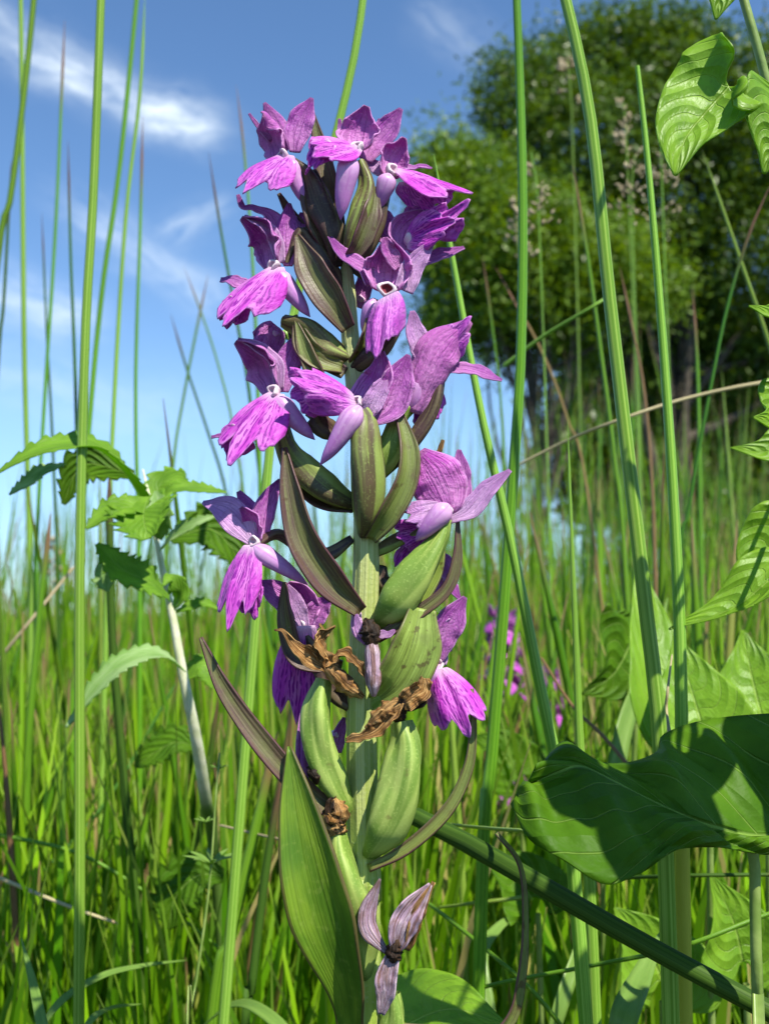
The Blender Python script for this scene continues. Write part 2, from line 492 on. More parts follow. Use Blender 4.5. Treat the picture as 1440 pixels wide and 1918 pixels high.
def m_leafgreen(name, c0, c1, vein, tr=.28, rough=.35, nveins=7, vang=.8, vstr=.5, bmp=.3, bd=.0006, spec=.3):
    g = G(name)
    n1 = g.noise(1, 4, g.uvv(), 3, 3, 4)
    base = g.mix(g.ss(n1, .3, .7), c0, c1)
    a = g.math('FRACT', g.math('MULTIPLY', g.math('SUBTRACT', g.v, g.math('MULTIPLY', g.du, vang * .3)), float(nveins)))
    d = g.math('ABSOLUTE', g.math('SUBTRACT', a, .5))
    lat = g.ss(d, .455, .495)
    mid = g.ss(g.du, .04, .012)
    vn = g.math('MAXIMUM', g.math('MULTIPLY', lat, .75), mid)
    fine = g.noise(1, 3, g.uvv(), 22, 22, 2)
    base = g.mix(g.math('MULTIPLY', vn, vstr), base, vein)
    base = g.mix(g.math('MULTIPLY', g.ss(fine, .55, .7), .2), base, tuple(x * .6 for x in c0))
    pil = g.math('SUBTRACT', g.math('MULTIPLY', g.math('SINE', g.math('MULTIPLY', d, 3.1)), -.5), vn)
    return g.finish(base, rough, tr, g.hsv(base, .49, 1.1, 1.9), g.math('ADD', pil, g.math('MULTIPLY', fine, .3)), bmp, bd, spec=spec)
def m_oleaf():
    g = G('orchid_leaf')
    st_ = g.noise(1, 4, g.uvv(), 24, .7, 2); n1 = g.noise(1, 4, g.uvv(), 2.5, 4, 2)
    base = g.mix(g.ss(n1, .35, .65), (.085, .19, .012), (.19, .31, .022))
    base = g.mix(g.math('MULTIPLY', g.ss(st_, .5, .64), .3), base, (.07, .13, .012))
    base = g.mix(g.math('MULTIPLY', g.ss(g.noise(900, 3), .55, .7), .25), base, (.28, .36, .07))
    base = g.mix(g.math('MULTIPLY', g.ss(g.du, .88, 1.0), .7), base, (.12, .05, .04))
    return g.finish(base, .36, .22, g.hsv(base, .49, 1.1, 1.7), g.math('ADD', st_, n1), .45, .0005, spec=.35)
OLEAF = m_oleaf()

# ------------------------------------------------------------------ ground
g = G('meadow_soil')
nn = g.noise(9, 8, rough=.65)
GROUND = g.finish(g.mix(g.ss(nn, .35, .65), (.014, .018, .006), (.035, .045, .012)), .9, bump=nn, bstr=.8, bdist=.03)
nx = 40
xs = np.sign(np.linspace(-1, 1, nx)) * np.abs(np.linspace(-1, 1, nx)) ** 4 * 900
X, Yg = np.meshgrid(xs, xs + 3)
Zg = -0.02 + 0.008 * np.sin(X * 5.1) * np.cos(Yg * 4.3)
Zg = np.where(np.hypot(X, Yg) < 3, np.minimum(Zg, 0), -0.012)
I = np.arange(nx * nx).reshape(nx, nx)
put('ground', np.stack([X, Yg, Zg], -1).reshape(-1, 3),
    np.stack([I[:-1, :-1], I[:-1, 1:], I[1:, 1:], I[1:, :-1]], -1).reshape(-1, 4), None, GROUND, kind='structure')

# ------------------------------------------------------------------ the orchid
ORB = at(672, 1918, Y0); ORB = np.array((ORB[0] - .001, ORB[1] + .004, 0.0))
orchid = empty('marsh_orchid', ORB, 'purple flowering marsh orchid spike with ribbed green stem and withered lower flowers', 'orchid')
def ocent(pts, m):
    return crom([op(p) for p in pts], m)
def o_tube(name, pts, radii, mat, parent, ns=14, m=24, ribs=0, ramp=0., twist=0., flat=1., rough=0., label=None, seed=0):
    C = ocent(pts, m); R = prof(radii, m) * UPX
    V, F, UV = tube(C, R, ns, ribs, ramp, twist, flat, seed, rough)
    return put(name, V, F, UV, mat, parent, label=label)
SEED = [100]
def o_petal(name, pts, widths, n, mat, parent, cup=.4, fold=0., ruf=.11, nu=11, m=26, twist=0., thick=2.6, rfreq=2, label=None, endfn=None, **k):
    SEED[0] += 1
    C = ocent(pts, m); W = np.maximum(prof(widths, m), 1.2) * UPX * .5
    P = ribbon(C, W, W, nv(n), cup, fold, ruf, rfreq, nu, seed=SEED[0], twist=twist, endfn=endfn, **k)
    V, F, UV = shell(P, thick * UPX)
    return put(name, V, F, UV, mat, parent, label=label)
# stem
st = [op((645, 455, 6)), op((650, 520, 4)), op((655, 620, 3)), op((668, 740, 2)), op((683, 900, 0)), op((686, 1050, 0)),
      op((681, 1200, 0)), op((678, 1380, 0)), op((680, 1500, 0)), op((683, 1680, 5)), op((678, 1918, 10))]
st.append(np.array((ORB[0], ORB[1], -.015)))
C = crom(st[::-1], 120)
zt = C[:, 2]
py_like = np.interp(zt, [op((0, y))[2] for y in (1918, 1680, 1450, 1200, 1050, 900, 640, 540, 455)], [33, 30, 28, 25.5, 24, 22, 17, 15, 7])
py_like[zt < .1] = 36
V, F, UV = tube(C, py_like * UPX, 40, 11, .045, .8, 1, 3)
put('stem', V, F, UV, STEM, orchid)

def flower(p, r, face, label=None, mat=None):
    """throat cup of a flower; returns the part that carries lip, hood, sepals and spur"""
    c = op(p); f = nv(face); R = r * UPX
    r *= .72; R = r * UPX
    zs = [-1.2, -1.0, -.4, .2, .42, .40, .2, -.1, -.2]
    rs = [.05, .55, .85, 1.0, .86, .62, .5, .36, .03]
    C = np.array([c + f * z * R for z in zs])
    a = np.cross(f, (0.2, .3, 1)); a /= np.linalg.norm(a); b = np.cross(f, a)
    ns = 16; th = np.linspace(0, 2 * math.pi, ns, endpoint=False)
    V = np.array([[C[i] + (a * math.cos(t) + b * math.sin(t)) * rs[i] * R for t in th] for i in range(len(zs))])
    V += (f * 1.0) * (R * .25 * np.sin(th * 2 + p[0]))[None, :, None] * np.array(rs)[:, None, None] + (a * .22 * R) * np.sin(th * 3 + p[1])[None, :, None] * np.array(rs)[:, None, None]
    I = np.arange(len(zs) * ns).reshape(-1, ns); J = np.roll(I, -1, 1)
    F = np.stack([I[:-1], J[:-1], J[1:], I[1:]], -1).reshape(-1, 4)
    UV = np.stack(np.meshgrid(np.linspace(0, 1, ns), np.linspace(0, 1, len(zs))), -1).reshape(-1, 2)
    return put('flower', V.reshape(-1, 3), F, UV, mat or THROATP, orchid, label=label)
def lip(fl, B, Lp, M, Rp, bw=12, bulge=10, lobes=.16, ruf=3.0, mat=None, name='lip', nu=25, m=25):
    """three-lobed lip: fan from the throat B to left tip, middle tip and right tip"""
    SEED[0] += 1
    r = np.random.default_rng(SEED[0]); ph = r.uniform(0, 6.28, 6)
    B, Lp, M, Rp = [op(q) for q in (B, Lp, M, Rp)]
    lobes *= r.uniform(.6, 1.7); ruf *= r.uniform(.8, 1.9); bulge *= r.uniform(.8, 1.3)
    M = B + (M - B) * 1.06; Lp = B + (Lp - B) * 1.05; Rp = B + (Rp - B) * 1.05
    u = np.linspace(-1, 1, nu); v = np.linspace(0, 1, m)
    side = Rp - Lp; side /= np.linalg.norm(side)
    nrm = np.cross(side, M - B); nrm /= np.linalg.norm(nrm)
    if np.dot(nrm, sunv) < 0 and np.dot(nrm, (0, -1, 0)) < 0: nrm = -nrm
    P = np.zeros((m, nu, 3))
    for j, uj in enumerate(u):
        e = Lp * (uj * (uj - 1) / 2) + M * (1 - uj * uj) + Rp * (uj * (uj + 1) / 2)
        k = 1 + lobes * (math.exp(-(uj / .2) ** 2) - .55 * math.exp(-((abs(uj) - .36) / .12) ** 2) + .35 * math.exp(-((abs(uj) - .62) / .2) ** 2) - .9 * max(0, abs(uj) - .82)) + .03 * math.sin(9 * uj + ph[0]) + .025 * math.sin(23 * uj + ph[1]) + .018 * math.sin(41 * uj + ph[4])
        b = B + side * uj * bw * UPX
        d = e - b
        fan = np.sin(np.pi * np.minimum(v, 1)) * .16 * uj
        pts = b[None] + d[None] * (v * k)[:, None] + (Rp - Lp)[None] * (.5 * fan)[:, None]
        h = bulge * (np.sin(v * 2.2) * (1 - uj * uj * .9)) - bulge * .35 * math.exp(-(uj / .16) ** 2) * np.sin(v * 2.6)
        h = h + ruf * v * (np.sin(5 * uj + 3 * v + ph[2]) + .6 * np.sin(11 * uj - 5 * v + ph[3]))
        P[:, j] = pts + nrm[None] * (h * UPX)[:, None]
    V, F, UV = shell(P, 2.4 * UPX)
    return put(name, V, F, UV, mat or LIP, fl)
def hood(fl, pts, widths, n, cup=1.25, mat=None, **k):
    return o_petal('hood', pts, [w_ * 1.24 for w_ in widths], n, mat or HOOD, fl, cup=cup, nu=15, **k)
def sepal(fl, pts, widths, n, mat=None, cup=.45, **k):
    return o_petal('sepal', pts, [w_ * 1.27 for w_ in widths], n, mat or SEP, fl, cup=cup, **k)
def spur(fl, pts, r0, r1):
    a = np.array([.25, .8, 1, 1, .97, .93, .86, .75, .5, .04])
    ra = [(r0 + (r1 - r0) * i / 9) * 1.1 for i in range(10)]
    return o_tube('spur', pts, list(np.array(ra) * a), SPUR, fl, m=30, ns=16, flat=.85)
def bract(pts, widths, n, mat=None, cup=.7, **k):
    k.setdefault('m', 34)
    return o_petal('bract', pts, widths, n, mat or BRPURP, orchid, cup=cup, ruf=.05, thick=4, nu=21, ridge=.022, fold=.12, rfreq=1.7, **k)
def ovary(pts, radii, mat=None, ribs=3, ramp=.16, twist=2.0, **k):
    return o_tube('ovary', pts, radii, mat or OVMIX, orchid, ns=28, m=34, rough=.004, ribs=ribs, ramp=ramp, twist=twist, **k)

# A: top, facing left
f = flower((528, 290, -30), 17, (-.7, .1, .7))
lip(f, (538, 292, -28), (449, 338, -50), (478, 352, -75), (541, 350, -62), 14, 12)
hood(f, [(528, 292, -14), (522, 258, -4), (512, 228, -22), (492, 214, -52)], [46, 72, 62, 8], (-.75, -.15, .65), 1.15)
sepal(f, [(528, 285, -6), (524, 250, 8), (510, 222, 4), (495, 192, -2)], [16, 40, 34, 5], (-.2, .2, .9), cup=-.5)
sepal(f, [(552, 285, -10), (556, 252, -8), (566, 222, -6), (584, 183, -2)], [16, 42, 40, 5], (.1, .2, .95), cup=.3)
sepal(f, [(508, 262, 4), (490, 243, 2), (478, 228, 0), (467, 212, -4)], [10, 9, 6, 3], (-.3, .5, .6))
spur(f, [(545, 296, -30), (550, 326, -30), (562, 358, -26), (577, 388, -18)], 17, 12)
# B: top centre, lip folded over to the left
f = flower((668, 276, -50), 19, (-.4, .3, .85))
lip(f, (672, 278, -52), (594, 256, -42), (600, 292, -70), (648, 306, -90), 12, 8)
lip(f, (622, 268, -58), (588, 262, -44), (582, 318, -52), (618, 292, -72), 16, 7, name='lip_lobe')
hood(f, [(672, 282, -30), (676, 250, -20), (682, 222, -24), (687, 199, -38)], [50, 84, 54, 10], (-.25, -.05, .95), .95)
sepal(f, [(684, 300, -10), (700, 270, 0), (726, 240, 2), (751, 203, -2)], [20, 46, 40, 6], (.1, .2, .95), cup=.4)
sepal(f, [(700, 272, 12), (706, 250, 14), (711, 236, 14), (712, 222, 12)], [22, 30, 20, 6], (.1, .2, .95))
sepal(f, [(646, 262, -20), (640, 246, -16), (637, 236, -14), (636, 222, -14)], [14, 14, 8, 3], (.1, .2, .95))
spur(f, [(656, 290, -62), (651, 322, -66), (643, 366, -60), (638, 412, -52)], 22, 14)
# C: top right, lip pointing right
f = flower((734, 318, -26), 17, (.6, .2, .75))
lip(f, (742, 318, -26), (800, 336, -10), (848, 358, -46), (790, 364, -78), 12, 10)
lip(f, (760, 340, -40), (852, 358, -44), (800, 388, -22), (752, 372, -10), 14, 4, name='lip_lobe')
hood(f, [(724, 330, -12), (732, 300, -2), (745, 276, -6), (756, 258, -22)], [36, 64, 50, 8], (.45, -.05, .85), 1.1)
sepal(f, [(744, 316, -2), (768, 314, 2), (790, 312, 2), (809, 314, 0)], [10, 20, 20, 5], (.1, .8, .6))
sepal(f, [(716, 326, -6), (704, 312, 0), (694, 302, 2), (690, 296, 4)], [18, 24, 18, 6], (0, .3, .9), mat=PALE)
spur(f, [(728, 326, -34), (722, 348, -34), (714, 372, -28), (709, 396, -20)], 20, 11)
# D: left, second row
f = flower((512, 497, -34), 17, (-.65, .15, .75))
lip(f, (518, 502, -34), (418, 574, -44), (442, 592, -92), (524, 574, -70), 16, 14)
lip(f, (450, 560, -70), (414, 576, -50), (428, 604, -46), (464, 596, -64), 20, 4, name='lip_lobe')
hood(f, [(516, 496, -20), (514, 460, -6), (494, 428, -20), (453, 408, -46)], [44, 78, 70, 8], (-.7, -.1, .7), 1.2)
o_petal('petal', [(526, 492, -26), (516, 450, -24), (494, 424, -34), (458, 404, -44)], [16, 30, 34, 6], (-.1, .6, .75), PALE, f, cup=.6)
sepal(f, [(522, 440, 0), (506, 404, 2), (476, 390, -4), (456, 388, -10), (446, 364, -16)], [28, 30, 18, 12, 5], (-.1, .6, .75))
sepal(f, [(540, 498, -22), (540, 458, -20), (540, 420, -14), (542, 380, -10)], [14, 44, 40, 6], (.15, .1, .95), cup=-.5)
sepal(f, [(540, 440, 6), (556, 424, 8), (566, 410, 10), (568, 398, 12)], [24, 26, 20, 10], (0, .2, .95))
sepal(f, [(470, 540, -20), (448, 530, -14), (430, 524, -10), (413, 524, -8)], [20, 26, 20, 10], (-.3, .6, .7))
spur(f, [(516, 508, -34), (532, 530, -36), (556, 560, -34), (581, 594, -28)], 21, 12)
# E: centre, facing the viewer
f = flower((724, 542, -70), 23, (0, .1, 1), mat=THROAT)
lip(f, (724, 556, -78), (688, 640, -58), (710, 656, -100), (756, 606, -66), 24, 16, lobes=.1)
hood(f, [(724, 548, -44), (726, 512, -36), (728, 478, -44), (726, 448, -66)], [58, 96, 84, 18], (0, -.12, 1), 1.2)
sepal(f, [(694, 534, -50), (682, 502, -48), (648, 480, -42), (616, 442, -36)], [16, 28, 26, 4], (.1, .6, .8))
sepal(f, [(756, 544, -50), (770, 506, -44), (790, 478, -40), (812, 452, -36)], [30, 36, 26, 5], (.4, .4, .8), mat=PALE)
o_petal('petal', [(746, 502, -52), (730, 474, -62), (724, 458, -68), (722, 444, -70)], [20, 34, 30, 8], (0, .5, .85), HOOD, f, cup=.6)
spur(f, [(700, 560, -40), (690, 590, -36), (686, 612, -26), (690, 640, -12)], 16, 9)
# F: right, second row, turned away
f = flower((768, 448, -12), 17, (.7, .5, .3))
lip(f, (760, 452, -14), (790, 398, -34), (840, 420, -52), (800, 470, -36), 14, 12)
lip(f, (800, 436, -30), (800, 396, -34), (856, 394, -48), (852, 450, -38), 14, 8, name='lip_lobe', lobes=.25, ruf=5)
hood(f, [(750, 470, -8), (752, 440, 0), (768, 418, 2), (792, 398, -4)], [40, 60, 44, 12], (.5, .2, .8), .7)
sepal(f, [(752, 492, -6), (800, 486, -8), (836, 474, -10), (869, 463, -10)], [20, 34, 26, 6], (.1, .6, .8))
sepal(f, [(740, 460, 2), (722, 432, 6), (708, 404, 8), (700, 372, 10)], [24, 44, 38, 6], (-.1, .2, .95))
sepal(f, [(766, 420, 10), (774, 400, 12), (780, 384, 14), (786, 366, 16)], [20, 30, 24, 5], (0, .2, .9))
spur(f, [(760, 470, -10), (752, 500, -10), (748, 526, -6), (742, 548, 0)], 16, 8)
# G: left, third row
f = flower((512, 733, -36), 18, (-.65, .15, .75))
lip(f, (518, 738, -36), (421, 806, -48), (452, 838, -92), (532, 822, -72), 16, 14)
lip(f, (452, 802, -74), (420, 806, -50), (430, 850, -50), (474, 838, -66), 18, 4, name='lip_lobe')
hood(f, [(514, 732, -20), (508, 696, -6), (488, 662, -20), (442, 640, -48)], [44, 80, 72, 8], (-.7, -.1, .7), 1.2)
o_petal('petal', [(524, 728, -26), (518, 684, -24), (492, 656, -34), (446, 634, -44)], [16, 28, 32, 6], (-.1, .6, .75), PALE, f, cup=.6)
sepal(f, [(532, 734, -24), (534, 696, -20), (546, 660, -14), (556, 626, -10)], [14, 44, 40, 6], (.1, .1, .95), cup=-.4)
sepal(f, [(440, 812, -20), (424, 814, -16), (408, 816, -14), (396, 818, -12)], [12, 10, 8, 5], (-.3, .6, .7))
spur(f, [(516, 744, -36), (536, 768, -40), (562, 796, -38), (590, 824, -30)], 22, 12)
# H: centre, third row, browned lip to the left
f = flower((668, 752, -72), 17, (-.5, .25, .8))
lip(f, (664, 752, -76), (586, 696, -62), (562, 722, -96), (600, 776, -84), 14, 12, ruf=5)
lip(f, (600, 730, -80), (548, 690, -70), (556, 740, -60), (586, 782, -66), 18, 5, name='lip_lobe')
hood(f, [(680, 784, -56), (692, 738, -48), (712, 706, -50), (714, 658, -56)], [36, 60, 52, 8], (-.3, .1, .95), .7)
o_petal('petal', [(684, 780, -66), (700, 752, -70), (712, 728, -66), (724, 706, -58)], [26, 40, 36, 8], (.1, .2, .95), PALE, f, cup=.5)
sepal(f, [(694, 788, -62), (726, 762, -58), (746, 714, -54), (765, 664, -50)], [20, 56, 50, 6], (.2, .2, .95))
spur(f, [(674, 762, -78), (654, 790, -84), (626, 834, -80), (599, 872, -72)], 23, 11)
# I: right, third row, seen from behind
f = flower((790, 700, -18), 16, (.7, .5, -.3))
hood(f, [(770, 772, -30), (796, 700, -44), (826, 644, -44), (880, 600, -34)], [40, 70, 84, 14], (-.05, .15, 1), -.9, ruf=.1)
lip(f, (816, 676, -14), (812, 628, -22), (868, 612, -36), (866, 664, -30), 14, 8)
sepal(f, [(798, 690, -24), (790, 652, -18), (778, 620, -14), (772, 582, -12)], [18, 38, 32, 6], (.1, .2, .95), mat=PALE)
sepal(f, [(838, 694, -18), (868, 690, -20), (900, 698, -20), (940, 712, -20)], [20, 30, 28, 5], (.1, .7, .75))
spur(f, [(790, 706, -20), (782, 736, -24), (772, 760, -22), (764, 778, -18)], 20, 14)
lip(f, (800, 720, 10), (776, 790, 14), (800, 792, 4), (834, 756, 10), 14, 4, name='lip_lobe')
# J: left, fourth row
f = flower((476, 1014, -34), 16, (-.6, .1, .8))
lip(f, (472, 1022, -36), (412, 1116, -36), (440, 1140, -66), (484, 1120, -56), 15, 13)
lip(f, (466, 1080, -44), (436, 1120, -40), (476, 1146, -36), (490, 1104, -40), 14, 4, name='lip_lobe')
sepal(f, [(474, 1014, -26), (452, 984, -24), (424, 956, -22), (380, 940, -20)], [18, 52, 48, 5], (-.2, .6, .75), mat=PALE)
sepal(f, [(492, 1010, -22), (492, 970, -20), (506, 930, -14), (525, 898, -10)], [16, 36, 28, 4], (.1, .1, .95))
sepal(f, [(480, 990, -6), (470, 962, -2), (458, 940, 0), (447, 920, 2)], [20, 32, 24, 5], (0, .3, .9))
hood(f, [(482, 1016, -26), (480, 990, -20), (472, 970, -28), (452, 950, -40)], [30, 44, 36, 6], (-.6, .2, .75), .9)
spur(f, [(476, 1022, -36), (500, 1042, -38), (536, 1066, -34), (578, 1096, -26)], 20, 9)
# K: right, fourth row
f = flower((836, 956, -44), 15, (.5, .2, .8))
hood(f, [(838, 962, -34), (832, 926, -40), (812, 884, -44), (784, 846, -40)], [34, 86, 84, 22], (-.1, .25, .95), -.35, m=30)
sepal(f, [(842, 972, -36), (876, 958, -38), (912, 918, -36), (955, 880, -32)], [18, 34, 28, 6], (.1, .6, .8), mat=PALE)
sepal(f, [(850, 958, -26), (862, 924, -22), (862, 884, -20), (860, 842, -18)], [16, 34, 32, 6], (.3, .1, .9))
sepal(f, [(812, 884, -20), (816, 864, -16), (822, 846, -14), (830, 824, -14)], [10, 9, 7, 4], (0, .2, .9), mat=WITH)
lip(f, (826, 950, -40), (770, 944, -30), (772, 976, -46), (800, 990, -54), 12, 6, mat=PALE)
spur(f, [(840, 946, -48), (822, 966, -56), (800, 990, -54), (778, 1014, -46)], 21, 13)
lip(f, (800, 990, -16), (740, 976, -14), (752, 1004, -14), (770, 1030, -10), 10, 4, name='lip_lobe')
# L: left, fifth row, in shade under the fourth row
f = flower((560, 1170, 20), 18, (-.3, .1, .9))
lip(f, (566, 1172, 4), (510, 1296, 62), (558, 1314, 70), (604, 1292, 62), 24, 8)
sepal(f, [(560, 1166, 22), (540, 1130, 20), (514, 1108, 18), (482, 1088, 16)], [20, 44, 40, 5], (-.1, .5, .8))
hood(f, [(566, 1176, 30), (566, 1140, 32), (558, 1112, 24), (540, 1092, 8)], [40, 66, 56, 8], (-.2, 0, 1), .7)
o_petal('petal', [(570, 1176, 14), (560, 1146, 10), (550, 1120, 8), (538, 1096, 6)], [20, 34, 30, 6], (-.1, .3, .95), PALE, f)
sepal(f, [(576, 1178, 20), (592, 1150, 18), (606, 1132, 16), (622, 1120, 14)], [20, 38, 32, 6], (.1, .3, .9))
spur(f, [(566, 1180, 24), (580, 1206, 26), (600, 1236, 28), (616, 1262, 30)], 14, 8)
# M: right, fifth row
f = flower((820, 1244, -16), 16, (.5, .1, .85))
lip(f, (822, 1254, -18), (812, 1352, -16), (868, 1352, -62), (908, 1326, -30), 16, 14)
sepal(f, [(816, 1240, -14), (826, 1200, -18), (846, 1160, -18), (871, 1118, -14)], [18, 44, 44, 5], (.3, .2, .95))
hood(f, [(814, 1244, -4), (816, 1212, 2), (830, 1186, -6), (846, 1160, -18)], [34, 50, 40, 8], (.4, .1, .9), .8, mat=PALE)
spur(f, [(818, 1246, -18), (808, 1266, -16), (800, 1288, -10), (797, 1312, 0)], 16, 10)
# M2: flower behind on the right
f = flower((810, 1110, 34), 15, (.5, .1, .8))
lip(f, (800, 1116, 34), (786, 1130, 36), (818, 1050, 26), (832, 1072, 30), 18, 8)
sepal(f, [(806, 1110, 30), (820, 1084, 28), (830, 1056, 26), (824, 1036, 24)], [26, 48, 44, 8], (.2, .2, .95))
sepal(f, [(830, 1074, 30), (844, 1092, 28), (852, 1108, 26), (862, 1122, 24)], [18, 20, 16, 5], (.3, .4, .8))
# flower on the far side of the spike, seen between stem and centre flower
f = flower((676, 560, 44), 14, (.2, .1, -1))
sepal(f, [(668, 575, 40), (676, 552, 38), (682, 530, 36), (676, 506, 36)], [20, 30, 26, 6], (.1, .2, .95))
sepal(f, [(680, 520, 30), (690, 510, 30), (705, 500, 30), (716, 482, 30)], [16, 30, 24, 6], (.1, .2, .95))
f = flower((826, 1000, 30), 13, (.5, .1, -.6))
lip(f, (780, 1010, 26), (742, 1040, 28), (752, 1064, 20), (790, 1046, 22), 12, 5)
# dark flower behind the left bracts, far side
f = flower((515, 628, 44), 16, (-.5, .1, -.7))
lip(f, (520, 612, 40), (476, 622, 42), (490, 660, 36), (524, 662, 40), 18, 6, mat=SEP)
f = flower((572, 1400, 46), 14, (-.2, .1, -.9), )
lip(f, (572, 1330, 44), (556, 1440, 46), (572, 1462, 42), (590, 1420, 46), 12, 5, mat=SEP)
f = flower((628, 1376, 40), 12, (.2, .1, -.9))
sepal(f, [(630, 1410, 38), (632, 1388, 36), (638, 1366, 34), (645, 1344, 34)], [16, 22, 16, 4], (.1, .1, .95))

# ovaries and bracts, top to bottom
bract([(622, 470, -8), (606, 420, -20), (590, 370, -26), (584, 318, -22)], [34, 64, 58, 16], (-.1, .1, 1), cup=.6)
bract([(640, 470, 14), (620, 380, 22), (600, 280, 22), (584, 208, 18)], [24, 44, 36, 6], (.1, .1, 1))
ovary([(630, 500, 2), (622, 440, -14), (600, 390, -22), (578, 330, -22), (548, 302, -22)], [14, 24, 24, 18, 9], OVPURP)
ovary([(648, 478, -20), (660, 440, -30), (676, 396, -36), (688, 350, -32), (676, 302, -30)], [9, 18, 20, 16, 9], OVMIX)
bract([(650, 490, -26), (672, 460, -44), (692, 410, -46), (704, 350, -36)], [18, 42, 42, 10], (.5, .1, .85), mat=BRPURP)
ovary([(660, 500, 0), (680, 470, -6), (704, 420, -8), (716, 370, -10), (728, 330, -12)], [8, 18, 19, 16, 8], OVPURP)
bract([(652, 616, -30), (620, 566, -46), (586, 512, -46), (556, 440, -36)], [28, 64, 60, 8], (-.25, .3, .9), cup=.75)
ovary([(648, 560, 4), (610, 500, -2), (580, 460, -4), (560, 440, -6), (534, 494, -16)], [10, 19, 18, 14, 8], OVPURP)
bract([(640, 560, 12), (600, 500, 16), (566, 440, 14), (522, 362, 8)], [30, 44, 34, 4], (-.2, .2, .95))
bract([(660, 680, -12), (682, 650, -30), (696, 610, -30), (704, 560, -24)], [20, 40, 40, 8], (.6, .2, .7), mat=BRMIX)
ovary([(664, 690, -6), (690, 670, -24), (716, 650, -30), (738, 610, -36), (738, 566, -44)], [10, 18, 19, 16, 9], OVPURP)
ovary([(660, 500, 6), (700, 520, -2), (730, 500, -8), (760, 476, -10)], [9, 16, 16, 9], OVPURP)
ovary([(655, 672, 0), (610, 650, -10), (570, 616, -14), (530, 600, -10)], [12, 24, 24, 12], OVMIX)
bract([(640, 690, -14), (600, 676, -28), (572, 650, -30), (552, 590, -28)], [26, 48, 40, 5], (-.2, .35, .9), mat=BRMIX)
bract([(612, 742, -18), (590, 700, -34), (570, 650, -36), (554, 600, -34)], [22, 36, 28, 4], (-.2, .2, .95), mat=BRMIX)
bract([(645, 700, -10), (590, 664, -8), (560, 640, -6), (540, 600, -4)], [24, 44, 36, 6], (-.3, .4, .8), mat=BRPURP)
ovary([(660, 946, 0), (615, 920, -12), (570, 880, -16), (540, 840, -16), (520, 758, -22)], [16, 28, 26, 18, 8], OVMIX)
bract([(664, 950, 2), (610, 936, 10), (560, 890, 12), (516, 826, 10)], [30, 56, 50, 6], (-.3, .5, .8), mat=BRPURP)
ovary([(640, 820, 0), (606, 800, -14), (590, 776, -18), (574, 770, -20)], [12, 20, 20, 8], OVPURP)
ovary([(680, 1004, -28), (686, 960, -50), (686, 900, -62), (682, 840, -64), (684, 790, -62), (676, 768, -66)], [10, 27, 31, 31, 26, 12], OVMIX, twist=.5, label='fat green ribbed ovary with purple tinge')
bract([(694, 1010, -36), (730, 960, -62), (760, 900, -66), (764, 840, -58), (748, 776, -46)], [22, 46, 44, 38, 16], (.35, .1, .95), mat=BRMIX, cup=.8)
ovary([(690, 900, 0), (722, 860, -18), (738, 820, -24), (750, 780, -22), (772, 762, -20)], [9, 21, 22, 17, 9], BRGREEN and OVGREEN)
ovary([(715, 890, -2), (770, 830, -18), (806, 776, -22), (822, 720, -20), (824, 690, -20)], [8, 13, 15, 14, 7], OVPURP)
bract([(676, 1146, -34), (620, 1092, -54), (568, 1010, -62), (545, 920, -58), (533, 838, -48)], [26, 66, 60, 42, 5], (-.2, .3, .95), cup=.85)
ovary([(660, 1010, 4), (610, 1040, -4), (560, 1020, -10), (520, 1000, -16), (484, 1018, -28)], [8, 13, 13, 11, 7], OVPURP)
ovary([(690, 1040, 6), (730, 1020, 2), (770, 1000, -6), (810, 984, -20), (836, 962, -34)], [8, 13, 13, 11, 7], OVMIX)
ovary([(706, 1164, -20), (740, 1128, -40), (786, 1066, -48), (822, 1012, -44), (838, 972, -40)], [14, 34, 32, 20, 8], OVGREEN)
bract([(696, 1172, -10), (756, 1130, -16), (800, 1070, -22), (830, 1000, -22)], [30, 66, 58, 10], (.3, .3, .9), mat=BRGREEN)
bract([(706, 1196, -30), (780, 1150, -46), (836, 1104, -48), (856, 1046, -42), (858, 976, -34)], [18, 26, 22, 18, 5], (.2, .5, .85), mat=BRPURP, cup=.5)
ovary([(718, 1060, 20), (712, 1080, 24), (716, 1100, 26), (720, 1120, 26)], [8, 16, 17, 6], OVPURP)
bract([(672, 1144, -20), (668, 1160, -24), (672, 1182, -30), (688, 1204, -34)], [10, 20, 22, 12], (-.2, .1, .95), mat=PALE)
# broad curved bract of the right fifth flower
bract([(700, 1316, -18), (742, 1282, -48), (776, 1216, -60), (790, 1140, -50)], [30, 96, 96, 50], (.25, .2, .95), mat=BRGREEN, cup=.6, label='broad green bract with a pale sheen')
ovary([(690, 1330, -4), (740, 1300, -14), (780, 1270, -18), (812, 1252, -16)], [12, 24, 22, 10], OVGREEN)
ovary([(668, 1330, 10), (630, 1300, 12), (600, 1240, 16), (576, 1190, 18)], [12, 20, 18, 9], OVPURP)
bract([(640, 1250, 8), (560, 1230, 8), (536, 1160, 2), (532, 1090, -2)], [24, 40, 34, 5], (-.2, .1, 1), mat=BRPURP)
